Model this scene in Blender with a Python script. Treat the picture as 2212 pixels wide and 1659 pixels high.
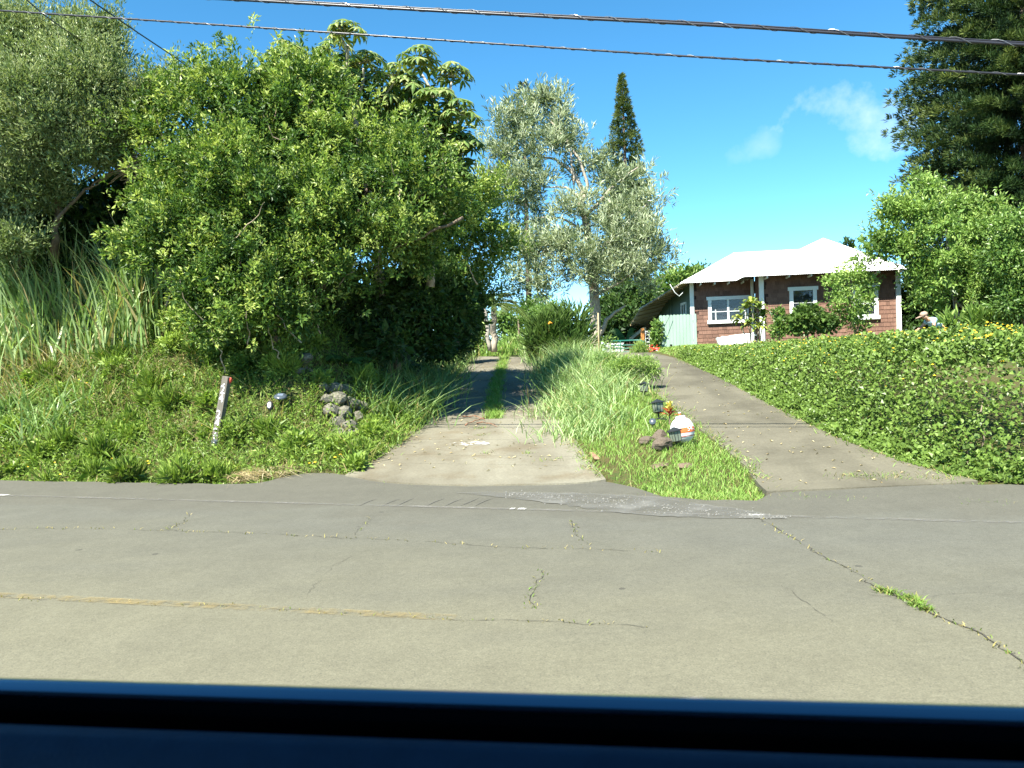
import bpy, math, random
import numpy as np
from mathutils import Vector, Matrix, Euler
for _o in list(bpy.data.objects): bpy.data.objects.remove(_o)
S = bpy.context.scene
COL = S.collection
R = math.radians
rng = np.random.default_rng(11)
random.seed(5)
# ------------------------------------------------------------------ camera
FPX, CX, CY, EYE = 1736.0, 1106.0, 829.5, 1.55
PITCH, ROLL = 1.633, -2.0
cam_d = bpy.data.cameras.new('camera'); cam = bpy.data.objects.new('camera', cam_d); COL.objects.link(cam)
CM = Matrix.Rotation(R(90 - PITCH), 3, 'X') @ Matrix.Rotation(R(ROLL), 3, 'Z')
cam.matrix_world = Matrix.Translation((0, 0, EYE)) @ CM.to_4x4()
cam_d.sensor_width = 36.0; cam_d.lens = 36.0 * FPX / 2212.0
cam_d.clip_start = 0.05; cam_d.clip_end = 3000
cam_d.dof.use_dof = True; cam_d.dof.focus_distance = 16.0; cam_d.dof.aperture_fstop = 9.0
S.camera = cam
# ------------------------------------------------------------------ sky, sun, exposure
CLOUD_W = 1.0
SUN_EL = 51.0
SUN_H = Vector((0.54, 0.84)).normalized()          # the way the light travels over the ground
W = bpy.data.worlds.new('World'); S.world = W; W.use_nodes = True
wn, wl = W.node_tree.nodes, W.node_tree.links
wn.clear()
sky = wn.new('ShaderNodeTexSky'); sky.sky_type = 'NISHITA'; sky.sun_disc = False
sky.sun_elevation = R(SUN_EL); sky.sun_rotation = math.atan2(-SUN_H.x, -SUN_H.y)
sky.altitude = 500; sky.air_density = 0.62; sky.dust_density = 0.0; sky.ozone_density = 2.0
bg = wn.new('ShaderNodeBackground'); bg.inputs['Strength'].default_value = 0.1
wo = wn.new('ShaderNodeOutputWorld')
# one thin fair-weather cloud bank, drawn by direction
tc = wn.new('ShaderNodeTexCoord'); nz = wn.new('ShaderNodeTexNoise'); nz.noise_dimensions = '4D'; nz.inputs['W'].default_value = CLOUD_W; nz.inputs['Scale'].default_value = 13.0
nz.inputs['Detail'].default_value = 7.0; nz.inputs['Roughness'].default_value = 0.55
wl.new(tc.outputs['Generated'], nz.inputs['Vector'])
def _ray(x, y):
    return (CM @ Vector(((x - CX) / FPX, -(y - CY) / FPX, -1.0)))
def cloud(x, y, w, h, strength):
    c = _ray(x, y).normalized()
    mp = wn.new('ShaderNodeVectorMath'); mp.operation = 'SUBTRACT'; mp.inputs[1].default_value = c
    wl.new(tc.outputs['Generated'], mp.inputs[0])
    sc = wn.new('ShaderNodeVectorMath'); sc.operation = 'MULTIPLY'; sc.inputs[1].default_value = (FPX / w, FPX / w, FPX / h)
    wl.new(mp.outputs[0], sc.inputs[0])
    ln = wn.new('ShaderNodeVectorMath'); ln.operation = 'LENGTH'; wl.new(sc.outputs[0], ln.inputs[0])
    a = wn.new('ShaderNodeMath'); a.operation = 'MULTIPLY_ADD'; a.inputs[1].default_value = 4.2; a.inputs[2].default_value = -1.25
    wl.new(nz.outputs['Fac'], a.inputs[0])
    b = wn.new('ShaderNodeMath'); b.operation = 'MULTIPLY'; b.inputs[1].default_value = -1.0; wl.new(ln.outputs['Value'], b.inputs[0])
    m = wn.new('ShaderNodeMath'); m.operation = 'ADD'; m.use_clamp = True
    wl.new(a.outputs[0], m.inputs[0]); wl.new(b.outputs[0], m.inputs[1])
    k = wn.new('ShaderNodeMath'); k.operation = 'MULTIPLY'; k.inputs[1].default_value = strength; k.use_clamp = True
    wl.new(m.outputs[0], k.inputs[0])
    return k.outputs[0]
c1 = cloud(1868, 262, 125, 70, 0.75); c2 = cloud(1650, 318, 60, 30, 0.3)
cs = wn.new('ShaderNodeMath'); cs.operation = 'ADD'; cs.use_clamp = True; wl.new(c1, cs.inputs[0]); wl.new(c2, cs.inputs[1])
mx = wn.new('ShaderNodeMix'); mx.data_type = 'RGBA'; wl.new(cs.outputs[0], mx.inputs['Factor'])
hs = wn.new('ShaderNodeHueSaturation'); hs.inputs['Saturation'].default_value = 1.25; hs.inputs['Hue'].default_value = 0.484; hs.inputs['Value'].default_value = 1.0
wl.new(sky.outputs['Color'], hs.inputs['Color'])
wl.new(hs.outputs['Color'], mx.inputs[6]); mx.inputs[7].default_value = (3.2, 4.0, 4.8, 1)
wl.new(mx.outputs[2], bg.inputs['Color']); wl.new(bg.outputs[0], wo.inputs[0])
sun_d = bpy.data.lights.new('sun', 'SUN'); sun = bpy.data.objects.new('sun', sun_d); COL.objects.link(sun)
sun_d.energy = 5.0; sun_d.angle = R(0.53); sun_d.color = (1.0, 0.965, 0.86)
_ce = math.cos(R(SUN_EL))
sun.rotation_euler = Vector((SUN_H.x * _ce, SUN_H.y * _ce, -math.sin(R(SUN_EL)))).to_track_quat('-Z', 'Y').to_euler()
sun.location = (-20, -25, 35)
vs = S.view_settings
vs.view_transform = 'Standard'; vs.look = 'None'; vs.gamma = 1.0; vs.exposure = 1.7; vs.use_curve_mapping = False
S.cycles.max_bounces = 8; S.cycles.transparent_max_bounces = 8
S.cycles.diffuse_bounces = 2; S.cycles.glossy_bounces = 3
# ------------------------------------------------------------------ where things are
CAMP = Vector((0, 0, EYE))
def at(x, y, Y):
    d = _ray(x, y); return CAMP + d * (Y / d.y)
def sstep(t):
    t = np.clip(t, 0, 1); return t * t * (3 - 2 * t)
ROAD_T = 0.29
def edge_y(X): return 10.2 - ROAD_T * X
def vdist(X, Y): return (Y - edge_y(X)) * 0.96
def base_z(X, Y):
    w = np.clip(vdist(X, Y), 0, 22.0); k = np.clip(w - 14, 0, 8)
    return np.where(w < 14, 0.1 * w, 1.4 + 0.1 * (k - k * k / 16))
def G(x, y):
    d = _ray(x, y); t, st = 2.0, 0.05
    while t < 80:
        p = CAMP + d * t
        if p.z < float(base_z(p.x, p.y)): return p
        t += st
    return CAMP + d * 30
def trace(pts): return np.array([tuple(G(*p)) for p in pts])
LDL = trace([(745, 1026), (820, 985), (880, 945), (922, 905), (952, 865), (980, 825), (1008, 795), (1034, 772)])
LDR = trace([(1310, 1040), (1268, 992), (1238, 945), (1205, 905), (1182, 870), (1168, 830), (1158, 795), (1150, 774)])
RDL = trace([(1656, 1068), (1610, 1012), (1548, 960), (1500, 922), (1455, 886), (1415, 850), (1380, 815), (1356, 788), (1345, 778)])
RDR = trace([(2112, 1046), (1965, 1003), (1800, 943), (1700, 893), (1622, 848), (1552, 811), (1500, 789), (1470, 779)])
def fx(P):
    o = np.argsort(P[:, 1]); return lambda Y: np.interp(Y, P[o, 1], P[o, 0])
xll, xlr, xrl, xrr = fx(LDL), fx(LDR), fx(RDL), fx(RDR)
def wob(x, y, s=1.0):
    return (np.sin(1.7 * x * s + 0.6) * np.cos(2.3 * y * s + 1.1) + 0.6 * np.sin(4.1 * x * s + 2.2 * y * s) + 0.4 * np.cos(7.3 * y * s - 5.2 * x * s)) / 2.0
def T(X, Y):
    X = np.asarray(X, float); Y = np.asarray(Y, float)
    v = vdist(X, Y); z = base_z(X, Y)
    de = xll(Y) - X
    bank = 2.55 * sstep((v - 0.1) / 5.2) * sstep((de - 0.15) / 2.4)
    far = 1 - 0.6 * sstep((v - 10) / 14)
    z = z + bank * far + 0.10 * wob(X, Y, 0.9) * sstep((v - 0.5) / 2) * sstep(de / 1.2)
    di = np.minimum(X - xlr(Y), xrl(Y) - X)
    z = z + 0.20 * sstep(di / 1.0) * sstep((v - 0.2) / 1.5)
    dr = X - xrr(Y)
    z = z + 0.10 * sstep(dr / 1.5) * sstep(v / 2)
    return z - 0.06 * (1 - sstep((v + 0.15) / 0.5))
def Tz(x, y): return float(T(x, y))
def GT(x, y):
    d = _ray(x, y); t = 3.0
    while t < 60:
        p = CAMP + d * t
        if p.z < Tz(p.x, p.y): return p
        t += 0.04
    return at(x, y, 30)
# ------------------------------------------------------------------ object helpers
def tag(o, label=None, cat=None, group=None, kind=None):
    if label: o['label'] = label
    if cat: o['category'] = cat
    if group: o['group'] = group
    if kind: o['kind'] = kind
    return o
def thing(name, loc, label, cat, group=None):
    o = bpy.data.objects.new(name, None); COL.objects.link(o)
    o.empty_display_size = 0.2; o.location = loc
    return tag(o, label, cat, group)
def link(name, me, mat, parent=None, smooth=None):
    o = bpy.data.objects.new(name, me); COL.objects.link(o)
    if mat is not None and not me.materials: me.materials.append(mat)
    if parent is not None:
        o.parent = parent
        root = parent
        m = Matrix.Identity(4)
        chain = []
        while root is not None: chain.append(root); root = root.parent
        for c in reversed(chain):
            m = m @ c.matrix_parent_inverse @ c.matrix_basis
        o.matrix_parent_inverse = m.inverted()
    return o
def fast(name, V, quads=None, tris=None, tint=None, smooth=True):
    me = bpy.data.meshes.new(name)
    V = np.ascontiguousarray(V, np.float32).reshape(-1, 3)
    me.vertices.add(len(V)); me.vertices.foreach_set('co', V.ravel())
    idx, starts, off = [], [], 0
    if quads is not None and len(quads):
        q = np.asarray(quads, np.int32).reshape(-1, 4); idx.append(q.ravel()); starts.append(off + 4 * np.arange(len(q))); off += q.size
    if tris is not None and len(tris):
        t = np.asarray(tris, np.int32).reshape(-1, 3); idx.append(t.ravel()); starts.append(off + 3 * np.arange(len(t))); off += t.size
    idx = np.concatenate(idx).astype(np.int32); starts = np.concatenate(starts).astype(np.int32)
    me.loops.add(len(idx)); me.polygons.add(len(starts))
    me.loops.foreach_set('vertex_index', idx); me.polygons.foreach_set('loop_start', starts)
    me.update(calc_edges=True)
    if not smooth: me.shade_flat()
    if tint is not None:
        a = me.attributes.new('tint', 'FLOAT', 'POINT'); a.data.foreach_set('value', np.ascontiguousarray(tint, np.float32))
    return me
class MB:
    """collects boxes, tubes and sheets; build() links them as one mesh"""
    def __init__(s): s.v = []; s.f = []
    def add(s, vs, fs):
        n = len(s.v); s.v += [tuple(v) for v in vs]; s.f += [tuple(i + n for i in f) for f in fs]; return s
    def box(s, c, size, M=None, taper=1.0):
        hx, hy, hz = [k / 2 for k in size]
        vs = []
        for z, k in ((-hz, 1.0), (hz, taper)):
            for x, y in ((-hx, -hy), (hx, -hy), (hx, hy), (-hx, hy)):
                p = Vector((x * k, y * k, z))
                if M is not None: p = M @ p
                vs.append(p + Vector(c))
        return s.add(vs, [(3, 2, 1, 0), (4, 5, 6, 7), (0, 1, 5, 4), (1, 2, 6, 5), (2, 3, 7, 6), (3, 0, 4, 7)])
    def tube(s, pts, rad, n=7, cap=True):
        pts = [Vector(p) for p in pts]; k = len(pts)
        if not hasattr(rad, '__len__'): rad = [rad] * k
        prev = None; rings = []
        for i, p in enumerate(pts):
            d = (pts[min(i + 1, k - 1)] - pts[max(i - 1, 0)]).normalized()
            if prev is None:
                a = d.orthogonal().normalized()
            else:
                a = (prev - d * prev.dot(d))
                a = a.normalized() if a.length > 1e-6 else d.orthogonal().normalized()
            prev = a; b = d.cross(a)
            rings.append([p + (a * math.cos(2 * math.pi * j / n) + b * math.sin(2 * math.pi * j / n)) * rad[i] for j in range(n)])
        vs = [q for r in rings for q in r]
        fs = [(i * n + j, i * n + (j + 1) % n, (i + 1) * n + (j + 1) % n, (i + 1) * n + j) for i in range(k - 1) for j in range(n)]
        if cap: fs += [tuple(range(n))[::-1], tuple((k - 1) * n + j for j in range(n))]
        return s.add(vs, fs)
    def lathe(s, c, prof, n=24, M=None):
        vs = []
        for r, z in prof:
            for j in range(n):
                a = 2 * math.pi * j / n; p = Vector((r * math.cos(a), r * math.sin(a), z))
                if M is not None: p = M @ p
                vs.append(p + Vector(c))
        k = len(prof)
        fs = [(i * n + j, i * n + (j + 1) % n, (i + 1) * n + (j + 1) % n, (i + 1) * n + j) for i in range(k - 1) for j in range(n)]
        fs += [tuple(range(n))[::-1], tuple((k - 1) * n + j for j in range(n))]
        return s.add(vs, fs)
    def build(s, name, mat, parent=None, smooth=False, bevel=0):
        me = bpy.data.meshes.new(name); me.from_pydata(s.v, [], s.f); me.update()
        if smooth: me.shade_smooth()
        o = link(name, me, mat, parent)
        if bevel:
            b = o.modifiers.new('bevel', 'BEVEL'); b.width = bevel; b.segments = 2; b.limit_method = 'ANGLE'
        return o
# ------------------------------------------------------------------ materials
def nodes(name):
    m = bpy.data.materials.new(name); m.use_nodes = True
    t = m.node_tree; b = t.nodes['Principled BSDF']; return m, t, b
def ramp(t, stops):
    r = t.nodes.new('ShaderNodeValToRGB'); e = r.color_ramp.elements
    while len(e) > 1: e.remove(e[-1])
    e[0].position, e[0].color = stops[0][0], (*stops[0][1], 1)
    for p, c in stops[1:]:
        q = e.new(p); q.color = (*c, 1)
    return r
def noise(t, scale, detail=5, rough=0.55, coord='Object', stretch=None):
    tc = t.nodes.new('ShaderNodeTexCoord'); n = t.nodes.new('ShaderNodeTexNoise')
    n.inputs['Scale'].default_value = scale; n.inputs['Detail'].default_value = detail; n.inputs['Roughness'].default_value = rough
    if stretch:
        mp = t.nodes.new('ShaderNodeMapping'); mp.inputs['Scale'].default_value = stretch
        t.links.new(tc.outputs[coord], mp.inputs['Vector']); t.links.new(mp.outputs[0], n.inputs['Vector'])
    else: t.links.new(tc.outputs[coord], n.inputs['Vector'])
    return n
def mixc(t, fac, a, b, mode='MIX'):
    m = t.nodes.new('ShaderNodeMix'); m.data_type = 'RGBA'; m.blend_type = mode
    for sock, val in ((m.inputs['Factor'], fac), (m.inputs[6], a), (m.inputs[7], b)):
        if isinstance(val, (int, float)): sock.default_value = val
        elif isinstance(val, tuple): sock.default_value = (*val, 1)
        else: t.links.new(val, sock)
    return m.outputs[2]
def mmath(t, op, a, b=0.0, clamp=False):
    m = t.nodes.new('ShaderNodeMath'); m.operation = op; m.use_clamp = clamp
    for i, val in enumerate((a, b)):
        if isinstance(val, (int, float)): m.inputs[i].default_value = val
        else: t.links.new(val, m.inputs[i])
    return m.outputs[0]
def bump(t, b, h, dist=0.02, strength=0.5):
    n = t.nodes.new('ShaderNodeBump'); n.inputs['Distance'].default_value = dist; n.inputs['Strength'].default_value = strength
    t.links.new(h, n.inputs['Height']); t.links.new(n.outputs[0], b.inputs['Normal'])
def plain(name, c, rough=0.6, var=0.15, scale=6.0, metal=0.0, bmp=0.0, bscale=40.0, spec=0.4, stretch=None):
    m, t, b = nodes(name)
    n = noise(t, scale, stretch=stretch); lo = tuple(k * (1 - var) for k in c); hi = tuple(min(1, k * (1 + var)) for k in c)
    r = ramp(t, [(0.3, lo), (0.7, hi)]); t.links.new(n.outputs['Fac'], r.inputs['Fac'])
    t.links.new(r.outputs['Color'], b.inputs['Base Color'])
    b.inputs['Roughness'].default_value = rough; b.inputs['Metallic'].default_value = metal
    b.inputs['Specular IOR Level'].default_value = spec
    if bmp: bump(t, b, noise(t, bscale).outputs['Fac'], bmp)
    return m
def leafmat(name, stops, rough=0.45, trans=0.3, spec=0.35, jitter=0.25):
    m, t, b = nodes(name)
    a = t.nodes.new('ShaderNodeAttribute'); a.attribute_name = 'tint'
    g = t.nodes.new('ShaderNodeNewGeometry')
    j = mmath(t, 'MULTIPLY_ADD', g.outputs['Random Per Island'], jitter)
    t.nodes[-1].inputs[2].default_value = -jitter / 2
    f = mmath(t, 'ADD', a.outputs['Fac'], j, True)
    r = ramp(t, stops); t.links.new(f, r.inputs['Fac'])
    t.links.new(r.outputs['Color'], b.inputs['Base Color'])
    b.inputs['Roughness'].default_value = rough; b.inputs['Specular IOR Level'].default_value = spec
    tr = t.nodes.new('ShaderNodeBsdfTranslucent')
    t.links.new(mixc(t, 1.0, r.outputs['Color'], (1.0, 1.05, 0.55), 'MULTIPLY'), tr.inputs['Color'])
    ms = t.nodes.new('ShaderNodeMixShader'); ms.inputs[0].default_value = trans
    t.links.new(b.outputs[0], ms.inputs[1]); t.links.new(tr.outputs[0], ms.inputs[2])
    t.links.new(ms.outputs[0], t.nodes['Material Output'].inputs['Surface'])
    return m
# ------------------------------------------------------------------ foliage builders
def unit(a): return a / np.maximum(np.linalg.norm(a, axis=-1, keepdims=True), 1e-9)
def rvec(n): return unit(rng.normal(size=(n, 3)))
def leaves(name, P, D, N, L, Wd, tint, mat, parent=None, fold=0.25, curl=0.15):
    D = unit(D); Sd = unit(np.cross(D, N)); N = np.cross(Sd, D)
    L = np.asarray(L)[:, None] * np.ones((len(P), 1)); Wd = np.asarray(Wd)[:, None] * np.ones((len(P), 1))
    mid = P + D * L * 0.45
    V = np.stack([P, mid + Sd * Wd * 0.5 + N * Wd * fold, P + D * L - N * L * curl, mid - Sd * Wd * 0.5 + N * Wd * fold], 1)
    n = len(P); b = 4 * np.arange(n)[:, None]
    tris = np.concatenate([b + np.array([[0, 2, 1]]), b + np.array([[0, 3, 2]])], 0)
    me = fast(name, V.reshape(-1, 3), tris=tris, tint=np.repeat(tint, 4), smooth=False)
    return link(name, me, mat, parent)
def blade_arrays(P, L, Wd, az, bend, droop, tint):
    n = len(P); h = np.stack([np.cos(az), np.sin(az), 0 * az], 1)
    ta = az + rng.normal(0, 0.9, n); s = np.stack([-np.sin(ta), np.cos(ta), 0 * ta], 1)
    V = []
    for t, w in ((0, 0.8), (0.35, 1.0), (0.7, 0.75), (1.0, 0.0)):
        c = P + h * (L * bend * t ** 1.8)[:, None]; c[:, 2] += L * (t - droop * t ** 2.4)
        if w: V += [c - s * (Wd * w / 2)[:, None], c + s * (Wd * w / 2)[:, None]]
        else: V.append(c)
    return np.stack(V, 1)
def blades(name, P, L, Wd, az, bend, droop, tint, mat, parent=None):
    V = blade_arrays(P, L, Wd, az, bend, droop, tint)
    b = 7 * np.arange(len(P))[:, None]
    q = np.concatenate([b + np.array([[0, 1, 3, 2]]), b + np.array([[2, 3, 5, 4]])], 0); t = b + np.array([[4, 5, 6]])
    return link(name, fast(name, V.reshape(-1, 3), q, t, np.repeat(tint, 7)), mat, parent)
def foliage(blobs, density=60, per=14, L=0.07, Wd=0.03, rc=0.2, shell=0.16, inner=0.25, tint=0.45, tvar=0.16, bright=0.12,
            up=0.35, out=0.6, back=0.45, innerL=2.2, lump=0.10, btint=0.5, sprig=0.0, bvar=0.09):
    """leaf clumps spread through the outer part of each blob, larger leaves deeper in"""
    PP, DD, NN, LL, WW, TT = [], [], [], [], [], []
    for (c, r) in blobs:
        c = np.array(c, float); r = np.array(r, float)
        area = 4 * math.pi * (((r[0] * r[1]) ** 1.6 + (r[0] * r[2]) ** 1.6 + (r[1] * r[2]) ** 1.6) / 3) ** (1 / 1.6)
        n = max(6, int(area * density))
        d = rvec(n * 2); keep = (d[:, 1] < 0.25) | (rng.random(len(d)) < back); d = d[keep][:n]
        n = len(d)
        f = 1 + lump * (np.sin(5 * d[:, 0] + c[0] * 3) + np.cos(6 * d[:, 2] + c[2] * 5) + np.sin(9 * d[:, 1] + 7 * d[:, 0])) / 1.5
        k = np.clip(1 - np.abs(rng.normal(0, shell, n)), 0.3, 1.1) * f
        cl = c + d * r * k[:, None]
        on = unit(d / r)
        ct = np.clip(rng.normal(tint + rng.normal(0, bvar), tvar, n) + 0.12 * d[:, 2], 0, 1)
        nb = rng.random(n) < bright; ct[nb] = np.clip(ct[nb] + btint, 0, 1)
        m = np.maximum(2, rng.poisson(per, n)); ix = np.repeat(np.arange(n), m)
        o = rvec(len(ix)); rad = rng.random(len(ix)) ** 0.5
        crc = (rc * rng.uniform(0.6, 1.35, n))[ix]
        p = cl[ix] + o * (crc * rad)[:, None]
        DD.append(o * 0.8 + on[ix] * out + np.array([0, 0, up]) + rng.normal(0, 0.3, (len(ix), 3)))
        NN.append(np.array([0, 0, 0.9]) + on[ix] * 0.5 + rng.normal(0, 0.55, (len(ix), 3)))
        if sprig:
            sp = rng.random(n) < sprig
            ax = unit(on * 0.7 + np.array([0, 0, 0.9]) + rng.normal(0, .35, (n, 3))); m_s = sp[ix]
            tpos = rng.random(len(ix)); sl = (rc * rng.uniform(1.6, 3.4, n))[ix]
            p[m_s] = (cl[ix] + ax[ix] * (tpos * sl)[:, None] + o * (0.22 * rc))[m_s]
        s = rng.uniform(0.65, 1.3, len(ix)); PP.append(p); LL.append(L * s); WW.append(Wd * s)
        TT.append(np.clip(ct[ix] + rng.normal(0, 0.05, len(ix)), 0, 1))
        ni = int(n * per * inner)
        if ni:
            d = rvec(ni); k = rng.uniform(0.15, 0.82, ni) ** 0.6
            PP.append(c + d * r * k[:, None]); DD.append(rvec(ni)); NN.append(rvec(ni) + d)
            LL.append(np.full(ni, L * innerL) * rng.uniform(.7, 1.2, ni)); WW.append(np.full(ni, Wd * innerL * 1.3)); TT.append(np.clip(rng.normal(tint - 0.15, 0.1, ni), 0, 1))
    return [np.concatenate(a) for a in (PP, DD, NN, LL, WW, TT)]
def expand(blobs, rs, cover=1.1, flat=0.8, back=0.4):
    """break each blob into smaller leafy lobes over its surface, leaving dark gaps between them"""
    out = []
    for c, r in blobs:
        c = np.array(c); r = np.array(r); k = max(3, int(cover * 4 * (r[0] * r[2] + r[0] * r[1] + r[1] * r[2]) / 3 / (rs * rs)))
        d = rvec(k)
        for q in d:
            if q[1] > 0.3 and rng.random() > back: continue
            s_ = rs * rng.uniform(0.45, 1.5)
            p = c + q * np.maximum(r - 0.5 * s_, r * 0.5) * rng.uniform(0.68, 1.16)
            out.append((tuple(p), (s_, s_, s_ * flat * rng.uniform(.8, 1.2))))
    return out
def shoots(blobs, per_m2, L=.085, Wd=.038, slen=(.35, .9), n_leaf=26, tint=.5, tipt=.85, back=.35, spread=.075):
    """leafy upright shoots growing out of the crown, brighter rosettes at their tips"""
    PP, DD, NN, LL, WW, TT = [], [], [], [], [], []
    for c, r in blobs:
        c = np.array(c); r = np.array(r); area = 4 * math.pi * (r[0] * r[2] + r[0] * r[1] + r[1] * r[2]) / 3
        n = max(2, int(area * per_m2)); d = rvec(n); d = d[(d[:, 1] < .2) | (rng.random(n) < back)]; n = len(d)
        if not n: continue
        b0 = c + d * r * rng.uniform(.55, .95, (n, 1)); ax = unit(d * .75 + np.array([0, -.1, .75]) + rng.normal(0, .3, (n, 3))); sl = rng.uniform(*slen, n)
        m = rng.poisson(n_leaf * sl / np.mean(slen)) + 5; ix = np.repeat(np.arange(n), m); k = len(ix)
        t = rng.random(k) ** .75; rosette = rng.random(k) < .3; t[rosette] = rng.uniform(.9, 1.02, rosette.sum())
        o = rvec(k); bend = np.array([0, 0, -.12]) * (t ** 2)[:, None]
        PP.append(b0[ix] + ax[ix] * (t * sl[ix])[:, None] + bend + o * (spread * rng.random(k))[:, None])
        DD.append(o + ax[ix] * (.45 + .5 * t)[:, None]); NN.append(ax[ix] + np.array([-.15, -.3, .5]) + rng.normal(0, .5, (k, 3)))
        s = rng.uniform(.6, 1.35, k); LL.append(L * s); WW.append(Wd * s)
        st = rng.normal(tint + rng.normal(0, .1), .13, n); TT.append(np.clip(st[ix] + (tipt - tint) * t ** 3 * (rng.random(n) < .6)[ix] + rng.normal(0, .06, k), 0, 1))
    return [np.concatenate(a) for a in (PP, DD, NN, LL, WW, TT)]
def B(x, y, rx, ry, Y, rd=None):
    c = at(x, y, Y); s = Y / FPX
    return (tuple(c), (rx * s, (rd if rd else (rx + ry) / 2) * s, ry * s))
def limb(mb, pts, r0, r1, n=7, wig=0.03):
    """tapered crooked limb through the given points"""
    P = [Vector(p) for p in pts]; out = []
    for i in range(len(P) - 1):
        for k in range(4):
            out.append(P[i].lerp(P[i + 1], k / 4))
    out.append(P[-1]); m = len(out)
    out = [p + Vector(rng.normal(0, wig, 3)) * (0 if i in (0,) else 1) for i, p in enumerate(out)]
    mb.tube(out, [r0 + (r1 - r0) * i / (m - 1) for i in range(m)], n)
    return mb
# ================================================================== THE SETTING
# ---- ground
def ground_mat():
    m, t, b = nodes('bank_soil')
    n1 = noise(t, 0.9, 6); n2 = noise(t, 9.0, 8, 0.65)
    r = ramp(t, [(0.25, (0.075, 0.05, 0.03)), (0.45, (0.10, 0.085, 0.035)), (0.6, (0.07, 0.10, 0.03)), (0.8, (0.14, 0.15, 0.05))])
    t.links.new(mmath(t, 'ADD', mmath(t, 'MULTIPLY', n1.outputs['Fac'], 0.45), mmath(t, 'MULTIPLY', n2.outputs['Fac'], 0.55)), r.inputs['Fac'])
    t.links.new(r.outputs['Color'], b.inputs['Base Color']); b.inputs['Roughness'].default_value = 0.95
    b.inputs['Specular IOR Level'].default_value = 0.1
    bump(t, b, noise(t, 25, 8, 0.7).outputs['Fac'], 0.06, 0.8)
    return m
M_GROUND = ground_mat()
gx = np.concatenate([np.linspace(-900, -60, 8), np.linspace(-50, -13, 14), np.arange(-12, 16, 0.22), np.linspace(17, 50, 14), np.linspace(60, 900, 8)])
gy = np.concatenate([np.linspace(-300, -20, 6), np.linspace(-14, 5, 6), np.arange(6, 34, 0.22), np.linspace(35, 80, 24), np.linspace(95, 1200, 10)])
XX, YY = np.meshgrid(gx, gy)
ZZ = T(XX, YY); ZZ[vdist(XX, YY) < -0.3] = -0.07
nr, nc = XX.shape
ii = (np.arange(nr - 1)[:, None] * nc + np.arange(nc - 1)[None, :]).ravel()
gme = fast('ground', np.stack([XX, YY, ZZ], -1).reshape(-1, 3), quads=np.stack([ii, ii + 1, ii + nc + 1, ii + nc], 1))
tag(link('ground', gme, M_GROUND), 'green and brown earth rising from the road', kind='structure')
# ---- road
def asphalt_mat():
    m, t, b = nodes('old_asphalt')
    tc = t.nodes.new('ShaderNodeTexCoord'); sp = t.nodes.new('ShaderNodeSeparateXYZ'); t.links.new(tc.outputs['Object'], sp.inputs[0])
    across = mmath(t, 'ADD', sp.outputs['Y'], mmath(t, 'MULTIPLY', sp.outputs['X'], ROAD_T))
    big = noise(t, 0.35, 5, 0.6, stretch=(1, 2.5, 1))
    f = mmath(t, 'ADD', mmath(t, 'MULTIPLY', across, 0.1), mmath(t, 'MULTIPLY', big.outputs['Fac'], 0.35))
    lane = ramp(t, [(0.35, (0.156, 0.147, 0.098)), (0.62, (0.140, 0.133, 0.093)), (0.78, (0.118, 0.114, 0.086)), (0.95, (0.110, 0.108, 0.087)), (1.0, (0.103, 0.099, 0.078))])
    t.links.new(f, lane.inputs['Fac'])
    fine = noise(t, 95, 4, 0.8); spots = noise(t, 2.2, 6, 0.7)
    mid = noise(t, 28, 4, 0.75)
    c = mixc(t, 1.0, lane.outputs['Color'], ramp_fac(t, mid, 0.32, 0.68, 0.88, 1.1), 'MULTIPLY')
    c = mixc(t, 1.0, c, ramp_fac(t, fine, 0.3, 0.7, 0.66, 1.3), 'MULTIPLY')
    c = mixc(t, 1.0, c, ramp_fac(t, spots, 0.3, 0.72, 0.9, 1.08), 'MULTIPLY')
    vo = t.nodes.new('ShaderNodeTexVoronoi'); vo.inputs['Scale'].default_value = 34; t.links.new(tc.outputs['Object'], vo.inputs['Vector'])
    c = mixc(t, mmath(t, 'MULTIPLY', mmath(t, 'LESS_THAN', vo.outputs['Distance'], 0.15), 0.6), c, (0.07, 0.065, 0.055))
    vs_ = t.nodes.new('ShaderNodeTexVoronoi'); vs_.inputs['Scale'].default_value = 1.1; t.links.new(tc.outputs['Object'], vs_.inputs['Vector'])
    c = mixc(t, mmath(t, 'MULTIPLY', mmath(t, 'LESS_THAN', mmath(t, 'ADD', vs_.outputs['Distance'], mmath(t, 'MULTIPLY', mid.outputs['Fac'], 0.05)), 0.055), 0.6), c, (0.04, 0.038, 0.033))
    t.links.new(c, b.inputs['Base Color']); b.inputs['Roughness'].default_value = 0.9; b.inputs['Specular IOR Level'].default_value = 0.25
    bump(t, b, mmath(t, 'SUBTRACT', fine.outputs['Fac'], mmath(t, 'MULTIPLY', vo.outputs['Distance'], -0.4)), 0.006, 0.35)
    return m
def ramp_fac(t, n, p0, p1, lo, hi):
    r = ramp(t, [(p0, (lo, lo, lo)), (p1, (hi, hi, hi))]); t.links.new(n.outputs['Fac'], r.inputs['Fac']); return r.outputs['Color']
M_ROAD = asphalt_mat()
EDGE = trace([(-260, 1040), (-100, 1040), (0, 1040), (200, 1043), (330, 1045), (480, 1048), (560, 1046), (612, 1032), (680, 1024), (745, 1029),
              (830, 1044), (1000, 1050), (1200, 1048), (1312, 1041), (1380, 1058), (1425, 1074), (1520, 1083), (1640, 1084), (1680, 1060), (1840, 1042), (2110, 1049), (2212, 1052), (2320, 1052)])
sx = np.concatenate([np.linspace(-600, -14, 20), np.arange(-13, 12, 0.1), np.linspace(12.5, 600, 20)])
ey = np.interp(sx, EDGE[:, 0], EDGE[:, 1], left=np.nan, right=np.nan)
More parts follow.
